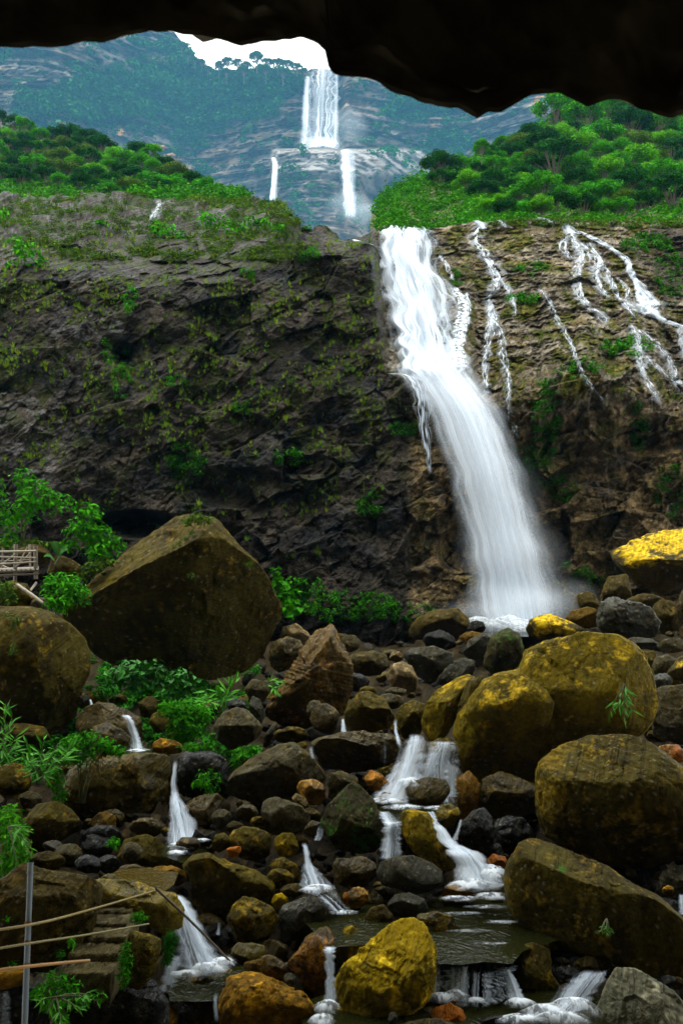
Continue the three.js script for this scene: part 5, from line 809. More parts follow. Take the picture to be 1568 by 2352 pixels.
// rivulets draped over the right-hand slope
function drape(path, o = {}) {        // path: [px, py, half width]
  const nv = Math.round(path.reduce((s, p, i) => s + (i ? Math.hypot(p[0] - path[i - 1][0], p[1] - path[i - 1][1]) : 0), 0) / 5), nu = 4, cv = new THREE.CatmullRomCurve3(path.map((p) => new THREE.Vector3(p[0], p[1], p[2])), false, 'centripetal'), pos = [], uv = [], idx = [], col = colors4((nv + 1) * (nu + 1)), sd = o.seed || 1; let run = 0, last = null;
  for (let j = 0; j <= nv; j++) {
    const t = j / nv, c = cv.getPoint(t), wob = 3 * noise(c.y * 0.05, sd, 1) + 1.5 * noise(c.y * 0.2, sd, 2), w = c.z * (1 + 0.45 * noise(c.y * 0.06, sd, 7));
    for (let i = 0; i <= nu; i++) { const u = i / nu * 2 - 1, s = onCliff(c.x + wob + u * w, c.y), q = s.p.clone(); q.addScaledVector(new THREE.Vector3(0, 0.35, 1).normalize(), 0.12 + 0.05 * (1 - u * u)); if (i === 2) { if (last) run += Math.min(1, q.distanceTo(last)); last = q; } pos.push(q.x, q.y, q.z); uv.push(u * w * 0.012 + sd * 1.7, run * 0.22 + sd); col[(j * (nu + 1) + i) * 4 + 3] = clamp((1 - u * u * 0.85) * sm(0, 0.03, t) * sm(0, 0.12, 1 - t) * (o.alpha ?? 1)); if (j < nv && i < nu) { const a = j * (nu + 1) + i, b = a + nu + 1; idx.push(a, b, a + 1, a + 1, b, b + 1); } }
  }
  const g = new THREE.BufferGeometry(); g.setAttribute('position', new THREE.Float32BufferAttribute(pos, 3)); g.setAttribute('uv', new THREE.Float32BufferAttribute(uv, 2)); g.setAttribute('color', new THREE.BufferAttribute(col, 4)); g.setIndex(idx); g.computeVertexNormals(); return g;
}
// a rivulet is a braid of fine threads that part and meet again
const braid = (p, o, n, spread, w) => { const gs = []; for (let k = 0; k < n; k++) { const r = rng(o.seed * 71 + k), ph = r() * 40; gs.push(drape(p.map(([x, y, hw], i) => [x + (i ? spread * hw * noise(y * 0.022 + ph, k, o.seed) : 0), y, Math.max(1.6, w * hw * lerp(0.7, 1.2, r()))]), { ...o, seed: o.seed + k * 0.37, alpha: lerp(0.35, 0.85, r()) * (o.alpha ?? 1) })); } return mergeGeometries(gs); };
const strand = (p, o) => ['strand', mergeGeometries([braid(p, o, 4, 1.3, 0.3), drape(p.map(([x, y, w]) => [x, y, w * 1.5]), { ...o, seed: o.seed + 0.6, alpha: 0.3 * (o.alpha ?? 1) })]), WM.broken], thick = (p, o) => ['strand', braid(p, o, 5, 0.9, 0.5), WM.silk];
fall('rivulet', 'branching white rivulet on the slope right beside the great waterfall', [
  thick([[1090, 508, 12], [1102, 518, 18], [1110, 530, 8]], { seed: 1 }), strand([[1096, 520, 12], [1092, 555, 12], [1105, 580, 13], [1128, 605, 13], [1142, 640, 15], [1132, 665, 12], [1122, 690, 10], [1130, 730, 10], [1128, 770, 9]], { seed: 2 }),
  strand([[1122, 690, 7], [1128, 720, 8], [1122, 765, 9], [1116, 810, 8], [1112, 850, 7], [1118, 900, 6], [1120, 915, 4]], { seed: 3 }), strand([[1142, 640, 9], [1165, 665, 8], [1172, 690, 7], [1184, 718, 6], [1180, 730, 4]], { seed: 4 }), strand([[1132, 735, 7], [1148, 770, 8], [1152, 820, 8], [1162, 870, 7], [1165, 940, 6], [1178, 985, 6], [1186, 1012, 4]], { seed: 5 }), strand([[1120, 505, 12], [1146, 512, 14], [1166, 528, 9]], { seed: 6 })], 'rivulet');
fall('rivulet', 'thin rivulet just right of the great waterfall below its first ledge', [strand([[1072, 675, 7], [1070, 715, 9], [1062, 760, 9], [1056, 800, 8]], { seed: 11 }), strand([[1008, 590, 4], [1026, 615, 4], [1040, 650, 4]], { seed: 12 })], 'rivulet');
fall('rivulet', 'short white spout at the crest between the two rivulet groups', [thick([[1232, 500, 10], [1250, 506, 16], [1262, 516, 9]], { seed: 14 })], 'rivulet');
fall('rivulet', 'faint broken rivulet in the middle of the right slope', [strand([[1235, 665, 5], [1255, 690, 6], [1280, 745, 6], [1308, 790, 5], [1325, 840, 5], [1345, 880, 4], [1380, 920, 4], [1385, 945, 3]], { seed: 15, alpha: 0.8 })], 'rivulet');
fall('rivulet', 'largest rivulet on the right slope bending down to a bright spray', [
  thick([[1298, 515, 12], [1305, 530, 15], [1325, 542, 9]], { seed: 21 }), thick([[1325, 534, 10], [1362, 550, 12], [1400, 572, 12], [1432, 600, 11], [1448, 630, 12], [1462, 655, 13], [1476, 690, 22], [1490, 718, 22], [1525, 740, 15], [1562, 752, 14], [1600, 765, 12]], { seed: 22 }), strand([[1470, 670, 20], [1480, 700, 28], [1490, 722, 24]], { seed: 23 })], 'rivulet');
fall('rivulet', 'fan of thin rivulets left of the largest rivulet', [
  strand([[1305, 530, 12], [1318, 560, 13], [1330, 590, 12], [1322, 630, 10], [1320, 660, 9], [1336, 700, 11], [1375, 725, 12], [1396, 755, 8]], { seed: 31 }), strand([[1330, 560, 10], [1362, 600, 12], [1368, 640, 10], [1380, 670, 9], [1402, 690, 8]], { seed: 32 }), strand([[1350, 560, 8], [1385, 620, 8], [1402, 660, 7], [1432, 700, 7], [1458, 735, 5]], { seed: 33 }), strand([[1300, 545, 8], [1290, 575, 8], [1312, 600, 6]], { seed: 34 }), strand([[1412, 640, 5], [1436, 665, 6], [1440, 700, 5], [1465, 725, 4]], { seed: 35 })], 'rivulet');
fall('rivulet', 'forked rivulet at the lower right of the slope', [
  strand([[1445, 750, 8], [1462, 785, 13], [1470, 830, 13], [1478, 870, 11], [1500, 905, 9], [1512, 935, 7]], { seed: 41 }), strand([[1465, 760, 8], [1500, 790, 9], [1528, 825, 9], [1552, 870, 9], [1575, 905, 7]], { seed: 42 }), strand([[1480, 820, 7], [1510, 850, 7], [1545, 880, 7], [1568, 910, 5]], { seed: 43 })], 'rivulet');
fall('rivulet', 'spray line falling off the right edge', [strand([[1558, 755, 8], [1566, 790, 9], [1570, 830, 8]], { seed: 44 })], 'rivulet');
// wet sheen of thin water on the far left of the cliff top
fall('rivulet', 'shining wet streak on the dark slab of the left cliff top', [strand([[368, 465, 8], [362, 490, 9], [352, 505, 10]], { seed: 46, alpha: 0.7 })], 'rivulet');
// upper falls
{
  const D = (px, py, k) => (farSmooth(px, py) - k) * FK;
  const a = [[744, 155, 29, D(742, 160, 4)], [743, 175, 34, D(742, 175, 5)], [738, 230, 41, D(738, 230, 6)], [735, 290, 44, D(735, 290, 7)], [730, 347, 49, D(732, 330, 9)]];
  fall('upper_waterfall', 'tall veil waterfall dropping from the skyline far behind', [['veil', sheet(a, { nv: 60, nu: 24, us: 0.0275, vs: 0.003, edge: 1.3, bulge: 0.15, seed: 1, rag: 0.3 }), WM.far], ['veil', sheet(shift(a, 0, 0.97, 1.5), { nv: 60, nu: 24, us: 0.015, vs: 0.002, edge: 1.3, bulge: 0.15, seed: 2, alpha: 0.3, rag: 0.2 }), WM.farfull],
    ['strand', sheet([[706, 175, 8, D(706, 180, 7)], [704, 240, 11, D(704, 240, 8)], [704, 345, 16, D(704, 330, 10)]], { us: 0.03, vs: 0.005, seed: 3, alpha: 0.7, edge: 1.4 }), WM.farfull], ['strand', sheet([[772, 165, 6, D(772, 170, 7)], [772, 240, 6, D(772, 240, 8)], [770, 342, 8, D(770, 330, 10)]], { us: 0.03, vs: 0.005, seed: 4, alpha: 0.6, edge: 1.4 }), WM.farfull], ['strand', sheet([[740, 320, 30, D(740, 320, 11)], [738, 347, 44, D(738, 330, 13)]], { nv: 20, us: 0.025, vs: 0.01, seed: 9, fadeIn: 0.6, alpha: 0.6 }), WM.farfull]]);
  const b = [[795, 347, 20, D(795, 352, 6)], [797, 370, 22, D(797, 370, 8)], [800, 430, 20, D(800, 430, 10)], [804, 506, 20, D(804, 500, 12)]];
  fall('upper_waterfall', 'second drop of the far waterfall right of the pale rock pedestal', [['veil', sheet(b, { nv: 50, nu: 14, us: 0.04, vs: 0.004, edge: 1.3, seed: 5, rag: 0.35 }), WM.far], ['veil', sheet(shift(b, 0, 0.9, 1), { nv: 50, nu: 14, us: 0.025, vs: 0.003, seed: 6, alpha: 0.5, edge: 1.6 }), WM.farfull]]);
  fall('upper_waterfall', 'thin far waterfall left of the pale rock pedestal', [['veil', sheet([[627, 362, 6, D(632, 362, 8)], [632, 380, 7, D(640, 380, 9)], [630, 420, 8, D(640, 420, 10)], [627, 464, 10, D(640, 460, 12)]], { us: 0.045, vs: 0.005, seed: 7, edge: 2 }), WM.farfull]]);
}
// cascades between the boulders
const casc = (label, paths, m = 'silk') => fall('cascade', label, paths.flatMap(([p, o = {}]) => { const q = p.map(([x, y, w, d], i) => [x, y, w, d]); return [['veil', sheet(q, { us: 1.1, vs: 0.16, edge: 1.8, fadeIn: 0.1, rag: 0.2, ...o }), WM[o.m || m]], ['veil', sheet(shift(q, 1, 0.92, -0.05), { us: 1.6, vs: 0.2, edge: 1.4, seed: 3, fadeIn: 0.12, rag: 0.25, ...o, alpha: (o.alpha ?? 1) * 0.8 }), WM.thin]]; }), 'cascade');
casc('upper left cascade sliding off a brown slab', [[[[284, 1641, 9, 20.3], [294, 1650, 11, 20.1], [306, 1680, 12, 20], [313, 1705, 14, 19.9], [314, 1724, 20, 19.8]]]]);
casc('tiny spout feeding the upper left cascade', [[[[207, 1606, 2, 22], [209, 1612, 3, 21.9], [211, 1622, 5, 21.8]]]]);
casc('tall narrow cascade widening like a skirt at left', [[[[404, 1744, 4, 17], [402, 1770, 6, 16.9], [399, 1800, 8, 16.8], [402, 1825, 10, 16.7], [412, 1860, 22, 16.4], [424, 1905, 36, 16.1], [432, 1940, 46, 15.8]], { bulge: 0.6 }], [[[398, 1820, 8, 16.6], [402, 1880, 14, 16.2], [405, 1940, 22, 15.7]]]]);
casc('left foreground cascade behind the fallen diagonal pole', [[[[392, 2052, 14, 13.3], [412, 2068, 20, 13.1], [430, 2110, 30, 12.9], [445, 2160, 44, 12.7], [462, 2205, 56, 12.5], [470, 2232, 60, 12.4]], { bulge: 0.5 }], [[[405, 2060, 8, 13.1], [425, 2090, 14, 12.9], [447, 2140, 16, 12.7], [478, 2200, 22, 12.45], [495, 2230, 28, 12.3]], { m: 'silk', alpha: 0.9 }], [[[410, 2190, 14, 12.5], [395, 2230, 20, 12.35], [385, 2275, 22, 12.2]], { alpha: 0.7 }]]);
casc('thin strand running down the brown wet rock at the bottom left', [[[[497, 2275, 6, 11.5], [494, 2305, 5, 11.35], [498, 2350, 7, 11.2]], { m: 'thin', alpha: 0.35, fadeIn: 0.4, fadeOut: 0.3 }]]);
casc('fan shaped cascade spreading over a round rock in the centre', [[[[697, 1934, 6, 14.9], [703, 1955, 7, 14.7], [706, 1980, 9, 14.5], [712, 1998, 20, 14.3], [722, 2020, 32, 14.1], [728, 2046, 42, 13.9]], { bulge: 0.8 }]]);
casc('faint spout above the fan shaped cascade', [[[[736, 1893, 6, 15], [734, 1915, 8, 14.9], [728, 1930, 9, 14.8]], { alpha: 0.5, m: 'thin', fadeIn: 0.3 }]]);
casc('short straight cascade beside the cracked olive yellow boulder', [[[[900, 1884, 20, 14.9], [900, 1895, 22, 14.75], [898, 1930, 24, 14.65], [894, 1972, 27, 14.5]]]]);
casc('left curtain of the upper cascade', [[[[956, 1684, 14, 18.1], [952, 1705, 24, 17.9], [944, 1745, 34, 17.7], [932, 1785, 44, 17.4], [915, 1815, 56, 17.1], [905, 1838, 58, 16.9]], { bulge: 0.4 }], [[[958, 1688, 10, 17.9], [948, 1730, 24, 17.6], [925, 1790, 36, 17.2], [900, 1836, 44, 16.8]], { m: 'full', alpha: 0.75, edge: 1.5 }], [[[985, 1700, 8, 18], [992, 1740, 12, 17.9], [985, 1780, 14, 17.7]], { alpha: 0.7 }]]);
casc('right curtain of the upper cascade', [[[[1022, 1700, 26, 18], [1018, 1715, 32, 17.85], [1010, 1755, 44, 17.7], [1012, 1800, 44, 17.5], [1018, 1845, 38, 17.2]], { alpha: 0.75 }], [[[1002, 1725, 14, 17.7], [990, 1755, 20, 17.6], [978, 1790, 24, 17.5]], {}], [[[1032, 1750, 20, 17.5], [1036, 1800, 22, 17.4], [1038, 1830, 20, 17.3]], {}]]);
casc('foaming cascade pouring left of the shiny black boulder', [[[[995, 1886, 8, 15.1], [1010, 1905, 13, 14.95], [1025, 1930, 18, 14.8], [1045, 1946, 24, 14.65], [1068, 1960, 40, 14.5], [1085, 1990, 46, 14.35], [1095, 2018, 56, 14.2], [1098, 2034, 64, 14.1]], { m: 'full', bulge: 0.5, edge: 3 }], [[[1058, 1880, 3, 15.2], [1052, 1905, 4, 15], [1042, 1930, 8, 14.85]], {}]]);
casc('narrow white cascade between the rust boulder and the gold boulder', [[[[756, 2170, 12, 12], [757, 2185, 13, 11.85], [758, 2230, 12, 11.75], [760, 2300, 16, 11.6]], { m: 'silk', fadeIn: 0.2, rag: 0.4 }], [[[757, 2190, 8, 11.75], [759, 2250, 8, 11.65], [760, 2300, 10, 11.55]], { m: 'full', alpha: 0.6, fadeIn: 0.3, rag: 0.4 }]]);
casc('water strands falling over a ledge right of the gold boulder', [[[[1000, 2218, 12, 12.2], [998, 2235, 14, 12.1], [995, 2290, 18, 12]], {}], [[[1045, 2218, 18, 12.2], [1045, 2240, 18, 12.1], [1042, 2285, 20, 12]], {}], [[[1068, 2216, 8, 12.1], [1063, 2245, 8, 12], [1060, 2285, 10, 11.95]], {}], [[[1085, 2213, 96, 12.35], [1085, 2236, 96, 12.25], [1082, 2292, 100, 12.1]], { m: 'thin', alpha: 0.5, edge: 6 }]]);
casc('cascade between the wet black rock and the rounded brown boulder', [[[[1162, 2222, 8, 12.2], [1170, 2245, 12, 12.1], [1180, 2275, 18, 12], [1188, 2300, 24, 11.9]]]]);
casc('white run under the long slab boulder at bottom right', [[[[1372, 2225, 30, 12.4], [1345, 2250, 40, 12.2], [1315, 2290, 46, 12], [1280, 2330, 60, 11.75], [1250, 2370, 70, 11.5]], { alpha: 0.8, bulge: 0.3 }]]);
casc('blue trickle between the pointed rust boulder and the dark olive boulder', [[[[787, 1650, 3, 19.6], [788, 1665, 5, 19.5], [789, 1684, 8, 19.4]]]]);
casc('thin trickle left of the olive boulder beside the upper cascade', [[[[908, 1650, 3, 19.3], [908, 1675, 4, 18.9], [914, 1700, 6, 18], [922, 1725, 8, 17.8]], { alpha: 0.5, m: 'thin', fadeIn: 0.2, fadeOut: 0.3 }]]);
casc('faint strands over the right end of the layered slab', [[[[880, 1704, 7, 17.9], [880, 1730, 7, 17.85], [878, 1760, 9, 17.8]], { alpha: 0.3, m: 'thin', fadeIn: 0.3, fadeOut: 0.4 }]]);
casc('faint trickle off the left end of the layered slab', [[[[716, 1712, 6, 17.6], [716, 1728, 6, 17.5], [722, 1745, 9, 17.4]], { alpha: 0.4, m: 'thin', fadeIn: 0.3, fadeOut: 0.3 }]]);
casc('faint spout in the dark gap right of the fallen pole', [[[[505, 2112, 6, 13.2], [505, 2132, 6, 13.1], [506, 2146, 12, 13]], { alpha: 0.3, m: 'thin', fadeIn: 0.4 }]]);
casc('short stream linking the upper pool to the straight cascade', [[[[880, 1862, 12, 15.9], [888, 1876, 18, 15.4], [897, 1890, 20, 14.95]], { alpha: 0.7 }]]);
casc('short white run from the upper pool toward the foaming cascade', [[[[985, 1862, 10, 16.2], [992, 1876, 10, 15.6], [998, 1892, 10, 15.15]], { alpha: 0.8 }]]);
casc('white run leaving the fan shaped cascade toward the middle pool', [[[[735, 2048, 30, 13.85], [758, 2066, 24, 13.6], [782, 2090, 24, 13.35]], { alpha: 0.6, m: 'thin' }]]);
casc('thin film of water falling at the bottom left corner', [[[[8, 2272, 16, 10.6], [8, 2310, 18, 10.55], [8, 2360, 20, 10.5]], { alpha: 0.35 }]]);
casc('trickle of water at the right edge behind the long slab boulder', [[[[1562, 2052, 6, 14], [1564, 2080, 7, 13.8], [1566, 2100, 10, 13.7]], { alpha: 0.6 }]]);
casc('small trickle below the mossy boulder under the footbridge', [[[[122, 1403, 5, 24.4], [124, 1412, 6, 24.3], [126, 1420, 7, 24.2]], { alpha: 0.8 }]]);
// pools: level water held between the rocks
const rippleTex = (() => { const w = 256, data = new Uint8Array(w * w * 4); for (let y = 0; y < w; y++) for (let x = 0; x < w; x++) { const a = x / w * 6.2832, b = y / w * 6.2832, v = 0.5 + 0.45 * fbm(Math.cos(a) * 1.6 + 3, Math.sin(a) * 1.6 + 1.3 * Math.cos(b), Math.sin(b) * 1.3, 5); const i = (y * w + x) * 4; data[i] = data[i + 1] = data[i + 2] = 255 * clamp(v); data[i + 3] = 255; } const t = new THREE.DataTexture(data, w, w); t.wrapS = t.wrapT = THREE.RepeatWrapping; t.magFilter = THREE.LinearFilter; t.repeat.set(0.9, 0.9); t.needsUpdate = true; return t; })();
const poolMat = new THREE.MeshPhysicalMaterial({ color: new THREE.Color(0.014, 0.015, 0.003), roughness: 0.12, specularIntensity: 0.6, bumpMap: rippleTex, bumpScale: 0.018, ior: 1.33 });
const oliveMat = new THREE.MeshPhysicalMaterial({ color: new THREE.Color(0.05, 0.034, 0.003), roughness: 0.15, specularIntensity: 0.6, bumpMap: rippleTex, bumpScale: 0.02, ior: 1.33 });
function pool(pts, row, d, mat = poolMat) {
  const y = P(0, row, d).y, s = new THREE.Shape(pairs(pts).map(([px, py]) => { const dd = (y - EYE.y) / slope(py), q = P(px, py, dd); return new THREE.Vector2(q.x, -q.z); }));
  const g = new THREE.ShapeGeometry(s); g.rotateX(-Math.PI / 2); g.translate(0, y, 0); return structure('pool_water', g, mat);
}
pool([975, 2075, 1020, 2052, 1170, 2048, 1200, 2120, 1280, 2160, 1200, 2185, 1175, 2214, 1110, 2209, 1060, 2216, 985, 2212, 960, 2150], 2130, 13.3);
pool([850, 1850, 870, 1828, 1040, 1828, 1060, 1868, 1000, 1888, 880, 1888], 1850, 16.9);
pool([700, 2120, 760, 2050, 850, 2050, 900, 2110, 860, 2170, 760, 2176], 2110, 13.6);
pool([245, 2014, 275, 1996, 345, 1992, 410, 2004, 400, 2032, 380, 2046, 330, 2038, 265, 2028], 2012, 14.3, oliveMat);
pool([700, 2300, 760, 2278, 800, 2300, 1000, 2280, 1220, 2268, 1400, 2250, 1400, 2460, 680, 2460], 2320, 11.8);
pool([380, 2250, 440, 2215, 560, 2205, 580, 2260, 500, 2300, 390, 2300], 2240, 12.5);
pool([1060, 1462, 1070, 1432, 1290, 1432, 1285, 1462], 1450, 40);
pool([370, 1965, 380, 1935, 470, 1925, 480, 1965, 430, 1985], 1950, 15.6);
pool([270, 1728, 280, 1716, 350, 1716, 350, 1732], 1722, 19.8);
// foam: low domes of froth lying on the pools
function foam(label, list, name = 'foam') {
  const geos = list.map(([cx, cy, rx, ry, d, hgt = 0.12, al = 1]) => {
    const y0 = P(cx, cy, d).y, n = 22, pos = [], uv = [], idx = [], col = [1, 1, 1, al]; const C = P(cx, cy, d), ex = rx * pxSize(d), ez = Math.abs(ry * d * pxSize(1) * d / Math.max(0.6, EYE.y - y0)); pos.push(C.x, y0 + 0.6 * hgt, C.z); uv.push(C.x * 1.3, C.z * 0.9);
    for (let k = 1; k <= 8; k++) for (let a = 0; a < n; a++) { const f = k / 8, g = a / n * 6.2832, wob = 1 + 0.22 * noise(Math.cos(g) * 1.5 + cx, Math.sin(g) * 1.5, cy), x = C.x + Math.cos(g) * ex * f * wob, z = C.z + Math.sin(g) * ez * f * wob; pos.push(x, y0 + 0.6 * hgt * (1 - f * f) * (1 + 0.25 * noise(x * 3, z * 3, 1)) + 0.015, z); uv.push(x * 1.3, z * 0.9); col.push(1, 1, 1, al * Math.pow(1 - f * f, 1.1)); }
    for (let a = 0; a < n; a++) { idx.push(0, 1 + a, 1 + (a + 1) % n); for (let k = 0; k < 7; k++) { const p = 1 + k * n + a, q = 1 + k * n + (a + 1) % n; idx.push(p, p + n, q, q, p + n, q + n); } }
    const g = new THREE.BufferGeometry(); g.setAttribute('position', new THREE.Float32BufferAttribute(pos, 3)); g.setAttribute('uv', new THREE.Float32BufferAttribute(uv, 2)); g.setAttribute('color', new THREE.Float32BufferAttribute(col, 4)); g.setIndex(idx); g.computeVertexNormals(); return g;
  });
  const m = obj(name, mergeGeometries(geos), WM.foam); tag(m, label, 'foam', null, 'stuff'); return recenter(m);
}
foam('white foam at the foot of the foaming cascade by the black boulder', [[1090, 2040, 70, 12, 13.95, 0.16], [1130, 2010, 34, 18, 14.1, 0.2], [1130, 2062, 40, 9, 13.7, 0.08], [1050, 2066, 44, 7, 13.6, 0.05, 0.8]]);
foam('white foam below the water strands right of the gold boulder', [[1010, 2298, 34, 10, 11.85, 0.14], [1045, 2292, 30, 10, 11.9, 0.12], [1090, 2300, 30, 7, 11.8, 0.05, 0.7]]);
foam('white foam at the foot of the narrow cascade at the bottom edge', [[750, 2320, 30, 16, 11.35, 0.16], [740, 2350, 34, 14, 11.1, 0.12]]);
foam('white foam in the bottom right run', [[1195, 2310, 36, 10, 11.75, 0.12], [1260, 2335, 66, 16, 11.5, 0.22], [1320, 2325, 52, 20, 11.5, 0.26], [1200, 2345, 66, 12, 11.4, 0.1], [1290, 2350, 70, 12, 11.3, 0.2]]);
foam('white foam below the fan shaped cascade', [[728, 2046, 40, 9, 13.75, 0.12], [790, 2098, 34, 6, 13.4, 0.04, 0.8]]);
foam('white foam below the left curtain of the upper cascade', [[895, 1842, 44, 8, 16.7, 0.1], [925, 1856, 50, 7, 16.4, 0.06, 0.8], [1000, 1858, 30, 5, 16.4, 0.05, 0.7], [940, 1800, 34, 10, 17.1, 0.2, 0.8]]);
foam('white foam at the foot of the tall narrow cascade', [[418, 1946, 34, 9, 15.35, 0.1], [408, 1960, 24, 6, 15.1, 0.05], [462, 1932, 26, 5, 15.5, 0.05, 0.8]]);
foam('white foam at the foot of the left foreground cascade', [[480, 2228, 50, 12, 12.2, 0.14], [510, 2215, 34, 10, 12.3, 0.12], [430, 2240, 40, 9, 12.1, 0.08, 0.8]]);
foam('churning white water where the great waterfall lands', [[1195, 1452, 66, 6, 39.4, 0.7], [1160, 1440, 60, 5, 39.8, 0.8], [1235, 1446, 50, 5, 39.6, 0.7], [1100, 1440, 40, 5, 39.6, 0.7, 0.7]]);
foam('thin foam streaks drifting on the right pool', [[1120, 2085, 60, 5, 13.5, 0.015, 0.4], [1060, 2100, 50, 4, 13.3, 0.015, 0.35], [1150, 2120, 40, 5, 13.1, 0.015, 0.4], [1080, 2140, 60, 4, 12.95, 0.015, 0.3], [1130, 2170, 60, 4, 12.7, 0.015, 0.35], [1040, 2196, 60, 4, 12.5, 0.015, 0.4]]);
foam('thin foam at the foot of the upper left cascade', [[318, 1725, 26, 4, 19.6, 0.04]]);
// spray hanging round the foot of the great fall and in front of the far pedestal
function mist(label, list) {
  const r = rng(5), geos = list.map(([cx, cy, rx, ry, d, al]) => { const n = 20, m = 7, pos = [], uv = [], idx = [], col = [1, 1, 1, al], s = pxSize(d), C = P(cx, cy, d), o = r() * 9; pos.push(C.x, C.y, C.z + rx * s * 0.5); uv.push(o, o); for (let k = 1; k <= m; k++) for (let a = 0; a < n; a++) { const f = k / m, g = a / n * 6.2832; pos.push(C.x + Math.cos(g) * rx * s * f, C.y + Math.sin(g) * ry * s * f, C.z + rx * s * 0.5 * (1 - f * f)); uv.push(o, o); col.push(1, 1, 1, al * (1 - f * f) ** 2); } for (let a = 0; a < n; a++) { idx.push(0, 1 + a, 1 + (a + 1) % n); for (let k = 0; k < m - 1; k++) { const p = 1 + k * n + a, q = 1 + k * n + (a + 1) % n; idx.push(p, p + n, q, q, p + n, q + n); } } const g = new THREE.BufferGeometry(); g.setAttribute('position', new THREE.Float32BufferAttribute(pos, 3)); g.setAttribute('uv', new THREE.Float32BufferAttribute(uv, 2)); g.setAttribute('color', new THREE.Float32BufferAttribute(col, 4)); g.setIndex(idx); g.computeVertexNormals(); return g; });
  const mt = new THREE.MeshStandardMaterial({ color: new THREE.Color(0.85, 0.93, 1), roughness: 1, transparent: true, vertexColors: true, side: THREE.DoubleSide }); const o = obj('spray', mergeGeometries(geos), mt); tag(o, label, 'spray', null, 'stuff'); return recenter(o);
}
mist('pale spray drifting round the foot of the great waterfall', [[1180, 1400, 150, 75, 39.2, 0.22], [1120, 1420, 150, 50, 38.6, 0.16], [1250, 1410, 120, 70, 38.8, 0.18], [1190, 1300, 130, 130, 39.6, 0.14], [1300, 1380, 90, 60, 39, 0.1], [1160, 1180, 110, 160, 40, 0.08]]);
mist('faint spray in front of the far pedestal and the second drop', [[800, 480, 70, 50, 800, 0.14], [735, 340, 70, 30, 836, 0.16], [840, 500, 60, 40, 796, 0.12], [800, 300, 60, 70, 840, 0.1]]);

